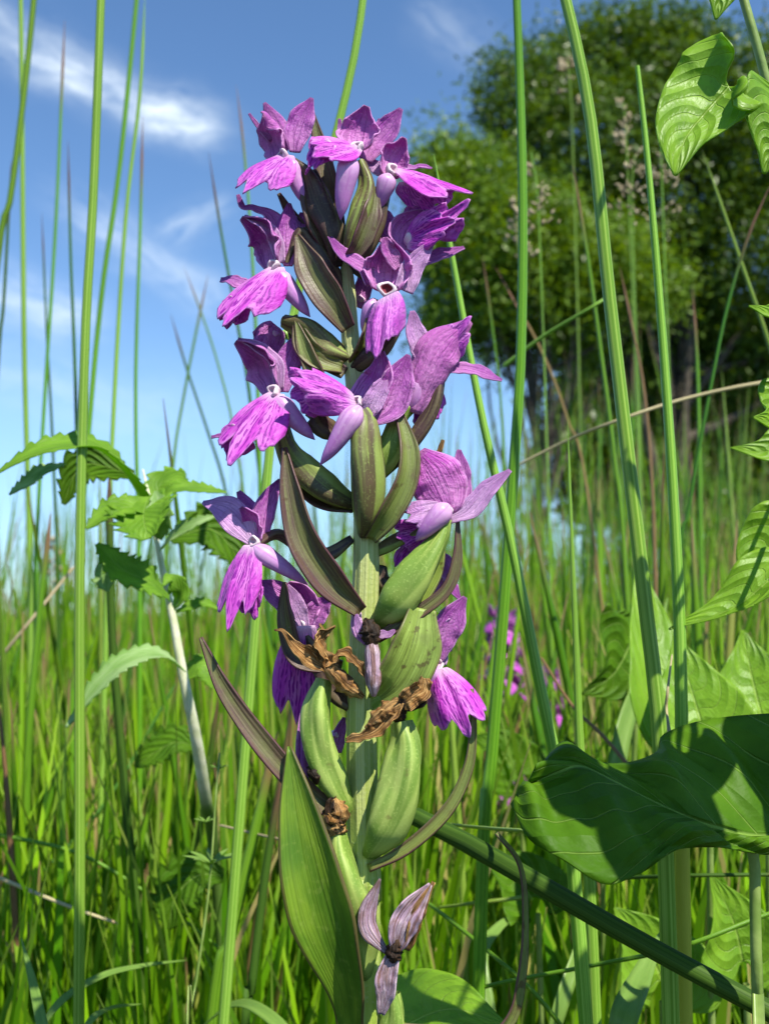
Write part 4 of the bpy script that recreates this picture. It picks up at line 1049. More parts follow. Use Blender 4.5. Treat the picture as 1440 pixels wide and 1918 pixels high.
RR = [
 ([(38, -120), (42, 200), (46, 640), (58, 1240)], (8, 11), .46, RUSHP, 'thin pale rush crossed by a leaning rush at its upper end'),
 ([(75, -120), (52, 120), (22, 360), (-20, 640)], (11, 13), .40, RUSH, 'green rush leaning away behind a thin pale rush'),
 ([(122, 38), (105, 420), (86, 720), (70, 1000), (60, 1300)], (5, 9), .48, RUSH, 'slim rush with pinkish fading tip next to the thick rush'),
 ([(194, -120), (176, 350), (160, 640), (150, 1100), (148, 1918)], (15, 20), .24, RUSHP, 'long thick pale rush standing in front of the toothed leaves'),
 ([(268, -120), (226, 300), (190, 560), (160, 900), (140, 1300)], (8, 11), .42, RUSH, 'leaning green rush passing behind the thick pale rush'),
 ([(272, -6), (262, 180), (235, 420), (212, 800), (200, 1150)], (6, 11), .38, RUSHP, 'bright pale rush with brown tip leaning over the toothed leaves'),
 ([(268, 218), (263, 430), (256, 640), (255, 800), (262, 1200)], (5, 10), .44, RUSH, 'green rush with a withered tip crossing the bright leaning one'),
 ([(128, 262), (133, 480), (143, 760), (150, 1200)], (4, 11), .44, RUSHD, 'dark bluish green rush half hidden by the thick pale rush'),
 ([(79, 398), (88, 620), (100, 850), (110, 1200)], (3, 9), .55, RUSHD, 'short dark rush with a brown point near the toothed leaf'),
 ([(0, 330), (22, 300), (8, 560), (-10, 800)][1:], (5, 9), .5, RUSHD, 'dark rush at the edge behind a leaning green rush'),
 ([(443, 160), (458, 290), (472, 470), (484, 760), (490, 1200)], (4, 12), .45, RUSH, 'upright rush with pink tip rising behind the left flowers'),
 ([(391, 285), (412, 420), (440, 580), (470, 760), (500, 1100)], (4, 11), .45, RUSHD, 'dark rush leaning towards the left flowers'),
 ([(345, 500), (375, 580), (408, 680), (440, 820), (470, 1100)], (3, 9), .6, RUSH, 'thin rush crossing another below the left flowers'),
 ([(390, 515), (370, 610), (345, 740), (325, 870), (305, 1150)], (4, 9), .6, RUSH, 'thin rush leaning against its crossing neighbour'),
 ([(320, 588), (350, 690), (390, 810), (425, 930), (470, 1200)], (4, 9), .6, RUSHD, 'thin dark rush slanting towards the orchid stem'),
 ([(694, -120), (668, 80), (630, 250), (585, 420), (545, 620), (500, 900)], (15, 20), .23, RUSHP, 'pale leaning rush behind the top of the orchid'),
 ([(963, -120), (978, 330), (975, 660), (960, 900), (938, 1200), (918, 1450), (900, 1720)], (13, 24), .22, RUSH, 'tall green rush between the orchid and the thick rushes'),
 ([(1030, -120), (1100, 190), (1140, 550), (1175, 850), (1210, 1150), (1236, 1400), (1256, 1918)], (20, 31), .185, RUSHP, 'thickest curving rush passing behind the big heart-shaped leaf'),
 ([(1193, 124), (1215, 330), (1245, 700), (1264, 1000), (1275, 1300), (1281, 1918)], (10, 30), .19, RUSHY, 'thick broken-topped rush with yellow light painted on its foot'),
 ([(812, 288), (850, 500), (900, 770), (960, 1030), (1012, 1290), (1042, 1440), (1085, 1760)], (9, 26), .205, RUSHP, 'leaning pale rush just beside the right-hand flowers'),
 ([(1062, 768), (1068, 950), (1078, 1200), (1087, 1420), (1112, 1850)], (2, 22), .22, RUSHP, 'tapering rush with a thin yellow point beside the big leaf'),
 ([(1072, 310), (1100, 480), (1125, 660), (1150, 860), (1175, 1150)], (5, 13), .36, RUSH, 'slim rush with reddish point behind the thickest rush'),
 ([(1314, 282), (1345, 370), (1390, 500), (1450, 680), (1500, 900)], (5, 15), .34, RUSHP, 'slanting pale rush below the arrow-shaped leaf'),
 ([(1450, 330), (1405, 430), (1365, 560), (1335, 700), (1290, 950), (1265, 1200)], (6, 8), .3, RUSHD, 'thin dark stem leaning across the slanting pale rush'),
 ([(928, 500), (965, 570), (1010, 650), (1060, 780), (1110, 1000)], (4, 7), .5, RUSHB, 'reddish brown dead rush behind the tall green rush'),
 ([(1160, 500), (1185, 620), (1205, 730), (1220, 900), (1230, 1200)], (4, 10), .42, RUSHB, 'brown-tipped rush between the two thick rushes'),
 ([(903, 478), (920, 600), (938, 760), (945, 1000)], (3, 9), .5, RUSH, 'short green rush near the leaning pale rush'),
 ([(1296, 540), (1306, 700), (1310, 900), (1315, 1200)], (5, 11), .45, RUSH, 'upright green rush with orange tip below the seed heads'),
 ([(842, 1290), (852, 1450), (866, 1660), (872, 1918)], (9, 14), .3, RUSHP, 'slim pale rush beneath the lowest right flower'),
 ([(205, 880), (210, 1180), (236, 1500), (268, 1918)], (14, 17), .30, RUSHD, 'very dark rush in shade below the toothed leaves'),  # shade of the leaves above painted in with the dark rush colour
 ([(520, 1370), (470, 1590), (430, 1760), (392, 1960)], (14, 22), .26, RUSH, 'thick green rush slanting down behind the pointed orchid leaf'),
 ([(528, 1450), (497, 1640), (470, 1860), (455, 1990)], (10, 16), .25, RUSHD, 'blackish rush beside the pointed orchid leaf'),  # a shadowed stem, its darkness put into the material
 ([(410, 1300), (385, 1480), (360, 1640), (330, 1918)], (9, 15), .34, RUSHD, 'dark rush under the silvery hanging leaf'),
 ([(-6, 1280), (12, 1460), (28, 1700), (40, 1960)], (4, 12), .3, RUSHB, 'reddish brown rush rising from the grass by the pale blade'),
 ([(150, 1180), (110, 1560), (80, 1918)][::1], (10, 14), .42, RUSH, 'green rush leaning behind the long thick pale rush'),
 ([(96, 960), (70, 1200), (50, 1500), (60, 1918)], (10, 15), .36, RUSH, 'bright rush standing clear at the meadow edge'),
]
for r_ in RR:
    rush(*r_, cut='broken-topped' in r_[4])
# fallen and crossing stems
def lying(pts, wpx, mat, label, name='bent_grass', cat='grass', group=None):
    """pts: (px, py, depth) from end to end; lies across the other plants"""
    P = [at(*p) for p in pts]
    C = crom(P, 40)
    Yd = np.interp(np.linspace(0, 1, 40), np.linspace(0, 1, len(pts)), [p[2] for p in pts])
    R = np.interp(np.linspace(0, 1, 40), [0, 1], wpx) * Yd / FPX * .5
    R[0] *= .2; R[-1] *= .2
    V, F, UV = tube(C, R, 12)
    o = put(name, V, F, UV, mat, base=P[0])
    return tag(o, label, cat, group)
lying([(760, 1520, .205), (850, 1566, .20), (950, 1622, .19), (1200, 1765, .175), (1480, 1915, .165), (1640, 2000, .16)], (34, 40), RUSHD, 'thick dark fallen rush lying slantwise below the big leaf', 'fallen_rush', 'rush')  # dark colour stands in for the shade along the fallen stem
lying([(960, 876, .33), (1060, 826, .32), (1150, 790, .3), (1290, 745, .3), (1460, 712, .3), (1700, 690, .32)], (5, 9), STRAW, 'thin pale grass stem lying across the rushes')
lying([(940, 688, .32), (1020, 628, .31), (1100, 580, .3), (1135, 558, .3)], (8, 6), RUSHP, 'short slanting green stem leaning on the thickest rush')
lying([(-40, 1628, .3), (120, 1694, .29), (222, 1730, .29)], (8, 5), STRAW, 'thin pale straw lying in the grass')
lying([(410, 1545, .27), (480, 1562, .26), (560, 1580, .24)], (4, 5), STRAW, 'short pale straw next to the pointed orchid leaf')
lying([(800, 1540, .24), (900, 1550, .2), (980, 1556, .18)], (5, 8), RUSHP, 'thin green stem reaching the edge of the big leaf')
lying([(700, 1910, .23), (900, 1850, .22), (1100, 1810, .21), (1270, 1775, .2), (1430, 1715, .2), (1600, 1660, .2)], (7, 9), RUSH, 'long thin grass stem crossing in front of the yellow rush foot')
lying([(800, 1690, .25), (900, 1770, .23), (1000, 1860, .22), (1080, 1960, .22)], (7, 9), RUSH, 'thin grass stem slanting under the fallen rush')
lying([(820, 1700, .27), (900, 1690, .26), (990, 1680, .26)], (5, 8), RUSHP, 'thin level grass stem behind the fallen rush')
lying([(1130, 1646, .24), (1280, 1640, .22), (1460, 1638, .22)], (7, 7), RUSHD, 'thin dark stem level behind the big leaf petiole')
lying([(-20, 1560, .3), (150, 1600, .3), (300, 1690, .3), (440, 1800, .3)], (8, 5), RUSH, 'green grass stem slanting through the lower grass')
lying([(330, 1280, .4), (200, 1500, .38), (60, 1650, .36), (-40, 1720, .36)], (5, 8), RUSHD, 'dark thin stem slanting under the hanging silvery leaf')
lying([(1012, 1230, .3), (1070, 1320, .28), (1130, 1380, .27), (1190, 1450, .26)], (5, 8), RUSHB, 'brown thin stem behind the tapering rush')
lying([(1258, 1225, .2), (1250, 1290, .195), (1247, 1330, .195), (1254, 1380, .19)], (3, 8), STRAW, 'short cream dry stem beside the yellow-footed rush')
lying([(0, 1080, .5), (90, 1180, .46), (-30, 1290, .45)][::2], (5, 6), RUSHP, 'thin slanting stem at the meadow edge')
lying([(140, 1060, .42), (60, 1160, .4), (-30, 1270, .4)], (5, 7), STRAW, 'thin pale stem slanting beside the thick rush')

# broad single grass blades
def blade(pts, wmax, n, mat, label, prof_=(.5, 1, .9, .6, .05), cup=.35):
    P = [at(*p) for p in pts]; C = crom(P, 34)
    W = prof(prof_, 34) * wmax * pts[0][2] / FPX * .5
    V, F, UV = shell(ribbon(C, W, W, nv(n), cup, nu=5), .0002)
    return tag(put('grass_blade', V, F, UV, mat, base=P[0]), label, 'grass blade')
GB = m_leafgreen('grass_blade', (.13, .26, .035), (.20, .34, .06), (.26, .38, .1), .35, .35, 0, 0, .4, .3, .0003)
blade([(100, 2010, .2), (82, 1930, .21), (62, 1840, .22), (40, 1756, .23)], 22, (.2, .2, .9), GB, 'short light green blade bent at the foot of the thick rush')
blade([(60, 1960, .24), (110, 1880, .24), (190, 1828, .25), (270, 1808, .26), (350, 1798, .27)], 16, (0, .8, .6), GB, 'arching light blade curving over the lower grass')
blade([(140, 1960, .23), (175, 1906, .23), (215, 1886, .24), (265, 1880, .25)], 14, (0, .8, .6), GB, 'small arching pale blade below the larger arch')
blade([(1130, 1560, .26), (1150, 1450, .27), (1175, 1340, .28), (1230, 1200, .3), (1250, 1120, .31)], 40, (.3, .2, .9), GB, 'wide green blade rising behind the big heart-shaped leaf')
blade([(1150, 2000, .2), (1170, 1900, .2), (1200, 1830, .21), (1240, 1740, .22)], 52, (-.3, .3, .9), GB, 'broad dark blade under the fallen rush')
blade([(1020, 2000, .25), (1050, 1880, .25), (1090, 1760, .26), (1120, 1620, .28)], 30, (.3, .3, .9), GB, 'upright green blade beside the paired rushes')
blade([(590, 1990, .22), (500, 1900, .23), (440, 1880, .24), (380, 1920, .25)], 26, (0, .8, .6), GB, 'drooping blade to one side of the orchid foot')
blade([(930, 1960, .25), (900, 1800, .26), (930, 1740, .27), (985, 1700, .28)], 30, (0, .7, .7), GB, 'bent yellowish blade under the thin level stem')

# ------------------------------------------------------------------ bindweed
def heart(parent, pts, w, n, mat, fold=.25, cup=.3, lob=.26, ruf=.06, wl=None, label=None, m=34, nu=21, name='leaf', seed=None, prof_=(.42, .98, 1., .86, .66, .42, .2, .02)):
    """arrow or heart shaped leaf: pts (px,py,depth) from the back lobes to the tip, petiole in the notch"""
    SEED[0] += 1
    P = [at(*p) for p in pts]; C = crom(P, m)
    k = np.mean([p[2] for p in pts]) / FPX * .5
    W = prof(prof_, m) * w * k
    WL = prof(wl, m) * w * k if wl else W
    S_ = ribbon(C, WL, W, nv(n), cup, fold, ruf, 1.6, nu, startfn=lambda q: lob * math.exp(-(q / .3) ** 2), seed=SEED[0])
    V, F, UV = shell(S_, .00022)
    return put(name, V, F, UV, mat, parent, label=label)
def vtube(parent, name, pts, wpx, mat, m=40, ns=12):
    P = [np.asarray(p, float) if p[2] < 0 or len(p) == 4 else at(*p) for p in pts]
    C = crom([q[:3] for q in P], m); R = np.interp(np.linspace(0, 1, m), np.linspace(0, 1, len(wpx)), wpx) * .5e-4
    V, F, UV = tube(C, R, ns)
    return put(name, V, F, UV, mat, parent)
def W4(x, y, z): return (x, y, z, 0)
b = at(1620, 1150, .17)
vb = empty('bindweed_vine', (b[0], b[1], 0), 'climbing bindweed with arrow-shaped leaves hanging over the tall rushes', 'bindweed')
vtube(vb, 'stem', [W4(b[0], b[1], -.012), (1600, 1500, .17), (1560, 900, .165), (1490, 420, .16), (1440, 170, .155), (1404, 40, .155), (1370, -120, .155), (1420, -300, .16)], [26, 22, 20, 17, 15, 13], VINE)
heart(vb, [(1392, 112, .146), (1366, 160, .150), (1322, 210, .150), (1282, 262, .148), (1264, 328, .146)], 235, (-.15, .3, .95), BIND, fold=.22, cup=.15, lob=.2, label='bright arrow-shaped leaf with raised veins pointing down',
      prof_=(.62, .95, .92, .82, .70, .52, .28, .02), wl=(.6, .85, .72, .60, .50, .38, .2, .02))
vtube(vb, 'petiole', [(1460, 270, .158), (1430, 240, .155), (1400, 210, .152), (1366, 178, .1505)], [12, 12, 11, 9], VINE)
heart(vb, [(1476, 190, .152), (1462, 220, .150), (1448, 262, .150), (1430, 325, .150)], 190, (.1, .35, .9), BIND, fold=.3, lob=.3, label='drooping bright leaf beside the arrow-shaped one')
vtube(vb, 'petiole', [(1500, 400, .16), (1490, 300, .158), (1474, 240, .154), (1462, 214, .151)], [12, 12, 11, 9], VINE)
heart(vb, [(1366, -90, .15), (1358, -60, .15), (1350, -20, .15), (1340, 36, .15)], 130, (.1, .3, .95), BIND, label='bright leaf tip at the top of the vine')
vtube(vb, 'petiole', [(1372, -100, .155), (1366, -90, .153), (1362, -80, .151), (1358, -64, .15)], [9, 9, 8, 8], VINE)
heart(vb, [(1500, 560, .16), (1470, 580, .16), (1440, 586, .16), (1402, 572, .16)], 70, (0, .5, .85), BIND)
heart(vb, [(1500, 720, .165), (1475, 760, .165), (1450, 790, .163), (1412, 782, .16)], 130, (-.2, .3, .9), BIND, label='curled leaf with a pale fold')
heart(vb, [(1520, 800, .2), (1480, 826, .2), (1430, 846, .2), (1368, 838, .2)], 90, (0, .4, .9), BIND)
for (a, c_) in (((1512, 640, .164), (1492, 570, .16)), ((1540, 800, .166), (1492, 744, .165)), ((1556, 880, .166), (1504, 812, .198))):
    vtube(vb, 'petiole', [a, ((a[0] + c_[0]) / 2, (a[1] + c_[1]) / 2 + 12, (a[2] + c_[2]) / 2), c_], [9, 9, 8], VINE)
# unseen leaves added to the vine to cast shade on the big leaf
for (px, py, Y, ww, dx) in ((1660, 560, .118, 330, 40), (1800, 700, .112, 380, -30), (1880, 500, .112, 330, 30), (1640, 820, .135, 230, 20), (1960, 760, .105, 330, -30), (1960, 680, .134, 300, 10), (2010, 830, .132, 300, -10)):
    px, Y = 720 + ((px - 720) / FPX * Y + .002) / (Y + .003) * FPX, Y + .003
    heart(vb, [(px + 40, py - 130, Y + .006), (px + 26, py - 80, Y), (px, py, Y - .004), (px - 60 + dx, py + 170, Y - .004)], ww, (.3, .75, .6), BIND)
    q = at(px + 26, py - 88, Y + .001)
    vtube(vb, 'petiole', [W4(*at(1560, py + 60, .165)), W4(*(at(1560, py + 60, .165) * .5 + q * .5 + (0, 0, .004))), W4(*q)], [11, 10, 9], VINE)

# the big leaf low on the right
b = at(1424, 1918, .163)
bl = empty('bindweed_seedling', (b[0], b[1], 0), 'big heart-shaped bindweed leaf on its own upright stalk', 'bindweed')
vtube(bl, 'petiole', [W4(b[0], b[1], -.012), (1426, 2100, .163), (1420, 1918, .163), (1414, 1740, .163), (1412, 1600, .163), (1402, 1560, .162)], [24, 22, 20, 19, 18, 16], VINE)
def big_leaf():
    # traced in three dimensions: midrib runs from the stalk to the tip, the far half stands up behind it
    top = [(1480, 1338, .176), (1400, 1344, .176), (1310, 1352, .175), (1244, 1374, .173), (1232, 1408, .171), (1168, 1434, .169), (1105, 1428, .170), (1056, 1390, .168), (1008, 1440, .164)]
    midp = [(1500, 1560, .164), (1408, 1572, .161), (1330, 1550, .158), (1262, 1520, .157), (1200, 1490, .1565), (1140, 1462, .158), (1084, 1440, .161), (1036, 1450, .161), (985, 1470, .160)]
    low = [(1492, 1590, .160), (1412, 1600, .157), (1330, 1588, .152), (1270, 1590, .148), (1200, 1632, .145), (1132, 1656, .144), (1056, 1616, .146), (990, 1574, .150), (958, 1506, .154)]
    A, B_, D = [crom([at(*p) for p in q], 54) for q in (top, midp, low)]
    nu = 17
    P = np.zeros((54, nu * 2 - 1, 3))
    r = np.random.default_rng(5)
    for j in range(nu * 2 - 1):
        q = j / (nu - 1)
        t = q if q <= 1 else q - 1
        base_ = (A * (1 - t) + B_ * t) if q <= 1 else (B_ * (1 - t) + D * t)
        bul = math.sin(math.pi * t) * .0016
        s = np.linspace(0, 1, 54)
        wave = np.sin(s * 24 + t * 4.0 + (0 if q <= 1 else 2)) * .0011 * math.sin(math.pi * min(1, t * 1.0)) + np.sin(s * 11 + 5 * t) * .0006 + np.sin(s * 41 + 9 * t + q) * .0007 * math.sin(math.pi * t)
        P[:, j] = base_ + np.stack([wave * 0, -(bul + wave), bul * .6 + wave * .6], 1)
    V, F, UV = shell(P, .00025)
    # leaf coordinates: v along the midrib
    UV = UV[:, ::1]
    put('leaf', V, F, UV, BINDD, bl, label='big dark heart-shaped leaf with wavy light-edged rim')
big_leaf()

# bindweed leaves standing among the rush feet on the right
def low_leaf(pts, w, n, mat, label, base, fold=.2, cup=.25, lob=.26, **k):
    P0 = at(*pts[0]); bx = at(base[0], base[1], base[2])
    t = empty('bindweed_shoot', (bx[0], bx[1], 0), label, 'bindweed')
    heart(t, pts, w, n, mat, fold, cup, lob, **k)
    a = np.array(at(*pts[0])) * .72 + np.array(at(*pts[1])) * .28
    vtube(t, 'petiole', [W4(bx[0], bx[1], -.01), W4(*(np.array((bx[0], bx[1], a[2] * .6)))), W4(*a)], [22, 18, 14], VINE)
    return t
low_leaf([(1250, 1400, .25), (1240, 1330, .25), (1215, 1180, .26), (1190, 1040, .27)], 150, (.3, .3, .9), BIND, 'bright upright bindweed leaf between the two thick rushes', (1250, 1918, .26))
low_leaf([(1330, 1420, .24), (1320, 1380, .24), (1290, 1280, .245), (1262, 1190, .25)], 190, (-.1, .35, .9), BIND, 'bright bindweed leaf striped by rush shadows', (1330, 1918, .25))
low_leaf([(1440, 1400, .25), (1430, 1360, .25), (1410, 1280, .255), (1390, 1180, .26)], 210, (-.2, .4, .9), BIND, 'wide bright bindweed leaf above the big dark one', (1440, 1918, .26))
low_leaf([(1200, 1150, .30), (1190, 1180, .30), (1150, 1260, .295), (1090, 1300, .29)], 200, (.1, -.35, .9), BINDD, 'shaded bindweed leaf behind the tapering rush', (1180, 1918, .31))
low_leaf([(1500, 1060, .19), (1450, 1080, .19), (1370, 1140, .19), (1252, 1178, .19)], 110, (.1, .8, .5), BIND, 'long folded bindweed leaf reaching past the yellow-footed rush', (1490, 1918, .2), fold=.5)
low_leaf([(1500, 1000, .2), (1460, 1020, .2), (1420, 1060, .2), (1388, 1120, .2)], 150, (-.3, .3, .85), BIND, 'curled bindweed leaf above the long folded one', (1510, 1918, .21), fold=.4)
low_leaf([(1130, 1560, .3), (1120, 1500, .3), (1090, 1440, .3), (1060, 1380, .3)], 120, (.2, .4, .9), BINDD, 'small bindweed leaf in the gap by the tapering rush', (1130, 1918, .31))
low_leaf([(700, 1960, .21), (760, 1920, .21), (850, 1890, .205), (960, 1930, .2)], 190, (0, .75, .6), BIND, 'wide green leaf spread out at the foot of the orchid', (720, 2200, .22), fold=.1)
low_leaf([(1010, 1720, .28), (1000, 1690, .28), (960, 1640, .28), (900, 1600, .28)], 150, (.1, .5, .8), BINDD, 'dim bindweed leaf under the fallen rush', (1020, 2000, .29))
low_leaf([(1240, 1890, .25), (1240, 1840, .25), (1200, 1760, .25), (1150, 1700, .25)], 200, (0, .4, .9), BIND, 'bindweed leaf low behind the yellow rush foot', (1240, 2100, .26))
low_leaf([(1400, 1860, .24), (1390, 1800, .24), (1370, 1720, .24), (1330, 1640, .24)], 180, (0, .4, .9), BIND, 'bindweed leaf low behind the stalk of the big leaf', (1400, 2100, .25))
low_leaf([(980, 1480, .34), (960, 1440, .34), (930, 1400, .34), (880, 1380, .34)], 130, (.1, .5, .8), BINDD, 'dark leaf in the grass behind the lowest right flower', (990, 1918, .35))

# ------------------------------------------------------------------ plant with toothed leaves on the left
b = at(380, 1500, .27)
tp = empty('toothed_leaf_plant', (b[0], b[1], 0), 'plant with pale hairy stem and jagged toothed leaves', 'plant')
vtube(tp, 'stem', [W4(b[0] + .012, b[1] + .06, -.012), (410, 1700, .305), (386, 1500, .276), (362, 1352, .262), (344, 1270, .26), (325, 1160, .26), (296, 1024, .26), (280, 930, .262), (268, 880, .265)], [28, 30, 31, 32, 33, 32, 30, 20, 5], PALESTEM)
def tooth(pts, w, n, mat=SERR, cup=.35, fold=.1, nt_=13, prof_=(.18, .6, .95, 1, .85, .55, .1), label=None):
    SEED[0] += 1
    P = [at(*p) for p in pts]; m = 92; C = crom(P, m)
    k = np.mean([p[2] for p in pts]) / FPX * .5
    W = prof(prof_, m) * w * k
    S_ = ribbon(C, W, W, nv(n), cup, fold, .05, 2, 13, teeth=.42, nteeth=nt_, seed=SEED[0])
    V, F, UV = shell(S_, .00025)
    return put('leaf', V, F, UV, mat, tp, label=label)
tooth([(280, 950, .26), (240, 890, .252), (180, 838, .245), (110, 836, .24), (40, 862, .238), (-10, 890, .238)], 92, (-.1, .8, .55))
tooth([(250, 890, .262), (170, 868, .262), (140, 890, .262), (120, 945, .262)], 74, (.1, .1, .95), BINDD, nt_=9)
tooth([(120, 868, .248), (80, 884, .244), (50, 906, .242), (18, 926, .24)], 50, (0, .8, .5), SILV, nt_=8)
tooth([(278, 930, .25), (270, 960, .244), (272, 985, .24), (280, 1008, .238)], 120, (-.1, .3, .95), nt_=7, prof_=(.5, 1, 1, .8, .3))
tooth([(292, 970, .25), (250, 950, .246), (205, 960, .244), (162, 990, .242)], 74, (-.1, .7, .65), nt_=8)
tooth([(290, 950, .262), (300, 910, .264), (330, 898, .264), (345, 915, .262)], 60, (.1, .5, .8), nt_=7)
tooth([(290, 950, .252), (325, 918, .25), (370, 916, .25), (424, 922, .25)], 46, (.1, .8, .55), nt_=9)
tooth([(298, 1010, .25), (300, 975, .246), (298, 950, .246), (292, 920, .248)], 50, (0, .2, 1), SILV, nt_=6)
tooth([(300, 1030, .256), (330, 1000, .252), (370, 978, .25), (405, 966, .25)], 38, (.1, .7, .7), SILV, nt_=8)
tooth([(320, 1010, .28), (390, 990, .285), (430, 1020, .285), (456, 1066, .285)], 96, (.1, .3, .9), BINDD, nt_=9)
tooth([(318, 1122, .256), (280, 1090, .25), (230, 1066, .248), (182, 1018, .25)], 74, (-.1, .6, .75), nt_=10)
tooth([(226, 1068, .26), (206, 1070, .26), (196, 1082, .26), (202, 1108, .26)], 46, (0, .3, .9), SILV, nt_=5)
tooth([(326, 1140, .252), (336, 1110, .248), (320, 1084, .246), (306, 1096, .244)], 40, (0, .5, .8), nt_=5)
tooth([(330, 1146, .262), (360, 1134, .262), (385, 1130, .262), (412, 1142, .264)], 30, (0, .7, .6), nt_=7)
tooth([(346, 1256, .256), (300, 1226, .25), (240, 1238, .246), (190, 1280, .244), (124, 1362, .242)], 62, (-.3, .7, .65), SILV, nt_=14, label='hanging silvery toothed leaf')
tooth([(350, 1270, .27), (372, 1250, .27), (390, 1262, .27), (400, 1290, .27)], 50, (.2, .6, .7), nt_=6)
tooth([(372, 1400, .30), (330, 1390, .30), (290, 1410, .30), (252, 1436, .30)], 80, (0, .7, .7), BINDD, nt_=9)
tooth([(420, 1640, .29), (370, 1640, .29), (330, 1680, .29), (316, 1740, .29)], 110, (-.1, .5, .85), BINDD, nt_=10)

# cleavers: thin stem with whorls of narrow leaves
b = at(350, 1960, .235)
cv = empty('cleavers', (b[0], b[1], 0), 'thin cleavers stem with star-like whorls of narrow leaves', 'weed')
cpts = [(350, 1990, .235), (362, 1880, .235), (385, 1720, .236), (396, 1622, .237), (404, 1500, .238), (412, 1410, .24)]
vtube(cv, 'stem', [W4(b[0], b[1], -.01)] + cpts, [13, 12, 11, 10, 8, 6, 4], VINE, ns=8)
for (px, py, Y, ln, k) in ((396, 1618, .237, 52, 8), (386, 1540, .2375, 22, 6), (410, 1440, .24, 18, 5)):
    for i in range(k):
        a = i * 6.28 / k + .3
        c0 = at(px, py, Y); L_ = ln * Y / FPX
        e = c0 + np.array((math.cos(a) * L_, math.sin(a) * L_, L_ * .35))
        C = crom([c0, (c0 + e) / 2 + (0, 0, L_ * .06), e], 10)
        Wd = prof((.3, .9, 1, .7, .05), 10) * L_ * .1
        V, F, UV = shell(ribbon(C, Wd, Wd, np.array((0, -.3, 1.)), .3, nu=5), .0001)
        put('leaf', V, F, UV, GB, cv)

# ------------------------------------------------------------------ grass seed heads
def panicle(px, y0, y1, Y, base_px, label, spread, seed, lean=0):
    r = np.random.default_rng(seed)
    top, bot = at(px, y0, Y), at(px + lean, y1, Y)
    b = at(base_px, 1150, Y); b[2] = 0
    t = empty('seed_head_grass', b, label, 'grass', None)
    C = crom([np.array((b[0], b[1], -.01)), bot * .5 + b * .5 + (.004, 0, 0), bot, top], 40)
    V, F, UV = tube(C, np.linspace(.0006, .00025, 40) * Y / .45, 8)
    put('stem', V, F, UV, RUSHP, t)
    Vs, Fs, off = [], [], 0
    L_ = np.linalg.norm(top - bot)
    br = [(r.uniform(0, 1), r.uniform(0, 6.28)) for _ in range(9)]
    for i in range(60):
        s, a0 = br[i % 9]; s = np.clip(s + r.normal(0, .035), 0, 1); c0 = bot * (1 - s) + top * s
        a = a0 + r.normal(0, .3); rad = spread * Y / FPX * (1 - .65 * s) * r.uniform(.1, 1)
        c = c0 + np.array((math.cos(a) * rad, math.sin(a) * rad, r.uniform(-.3, .3) * rad))
        d = np.array((math.cos(a) * .6, math.sin(a) * .6, .8)) + r.normal(0, .3, 3); d /= np.linalg.norm(d)
        ll = r.uniform(.0011, .0024) * Y / .45
        e1 = np.cross(d, (0.3, 1, .2)); e1 /= np.linalg.norm(e1); e2 = np.cross(d, e1)
        q = [c - d * ll, c + e1 * ll * .3, c + e2 * ll * .3, c - e1 * ll * .3, c - e2 * ll * .3, c + d * ll]
        Vs += q
        for f3 in ((0, 1, 2), (0, 2, 3), (0, 3, 4), (0, 4, 1), (5, 2, 1), (5, 3, 2), (5, 4, 3), (5, 1, 4)):
            Fs.append([off + z for z in f3])
        # hair-thin stalk
        off += 6
    put('spikelets', np.array(Vs), np.array(Fs), None, PANIC, t, kind='stuff')
panicle(994, 286, 440, .48, 1010, 'beige seed head next to the tall green rush', 44, 1, 16)
panicle(1164, 190, 300, .60, 1185, 'beige seed head high between the thick rushes', 40, 2, 10)
panicle(1190, 290, 400, .52, 1180, 'ragged beige seed head behind the broken-topped rush', 60, 3, -6)
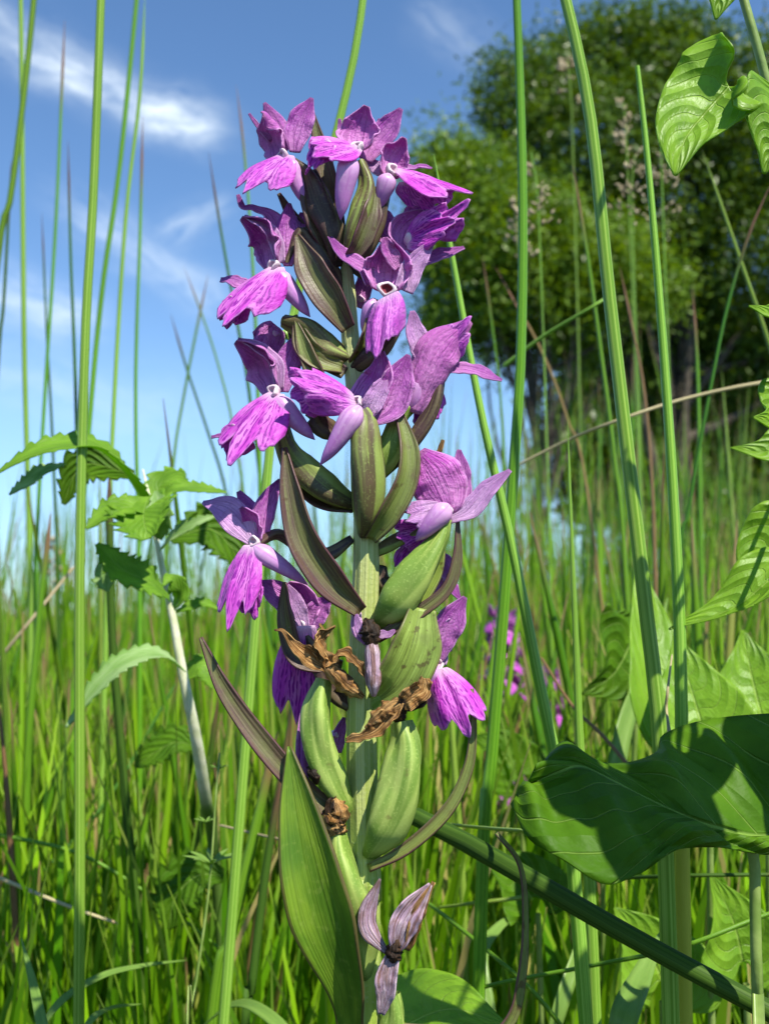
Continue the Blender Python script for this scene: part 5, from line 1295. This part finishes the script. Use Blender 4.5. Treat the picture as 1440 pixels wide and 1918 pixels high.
panicle(1062, 110, 260, .75, 1075, 'faint beige seed head against the tall tree', 50, 4, 10)
panicle(1235, 240, 400, .62, 1245, 'faint brown seed head below the arrow-shaped leaf', 44, 5, 6)
panicle(965, 380, 480, .58, 975, 'small beige seed head low beside the tall green rush', 36, 6, 6)
panicle(100, 1010, 1090, .7, 100, 'small beige seed head in the grass by the toothed leaves', 30, 7, 4)

# ------------------------------------------------------------------ second orchid, further back
def far_orchid(px, py, Y, h, label, nf, seed, group=None):
    r = np.random.default_rng(seed)
    top = at(px, py, Y)
    t = empty('marsh_orchid', (top[0], top[1], 0), label, 'orchid', group)
    C = crom([np.array((top[0], top[1], -.01)), np.array((top[0] + .001, top[1], top[2] * .5)), top], 20)
    V, F, UV = tube(C, np.linspace(.0022, .0009, 20), 10); put('stem', V, F, UV, STEM, t)
    for i in range(nf):
        s = (i + .5) / nf; a = i * 2.4
        c = top - (0, 0, h * (1 - s) - .002)
        out = np.array((math.cos(a), math.sin(a), 0.)); side = np.array((-out[1], out[0], 0.))
        c = c + out * .006 * (1.15 - s * .6)
        z = np.array((0, 0, 1.))
        fl = None
        for (nm, e, w_, n_, mt) in (('flower', out * .006 - z * .007, .0105, out * .8 + z * .5, LIP), ('hood', z * .006 + out * .003, .006, out, HOOD),
                                    ('sepal', z * .007 + side * .006, .004, out, SEP), ('sepal', z * .007 - side * .006, .004, out, SEP)):
            Cc = crom([c, c + e * .55 + out * .001, c + e], 9)
            W = prof((.3, .9, 1, .8, .3) if nm == 'flower' else (.5, 1, .9, .6, .05), 9) * w_ * .5
            V, F, UV = shell(ribbon(Cc, W, W, n_, -.4 if nm == 'flower' else .5, nu=7), .0002)
            o = put(nm, V, F, UV, mt, fl or t)
            if nm == 'flower': fl = o
far_orchid(940, 1160, .5, .036, 'second purple orchid blooming in the grass behind the first', 13, 3)
far_orchid(1040, 1270, .58, .03, 'small purple orchid mostly hidden behind the tapering rush', 8, 4)
far_orchid(965, 1470, .42, .012, 'low purple orchid glimpsed near the edge of the big leaf', 4, 5)
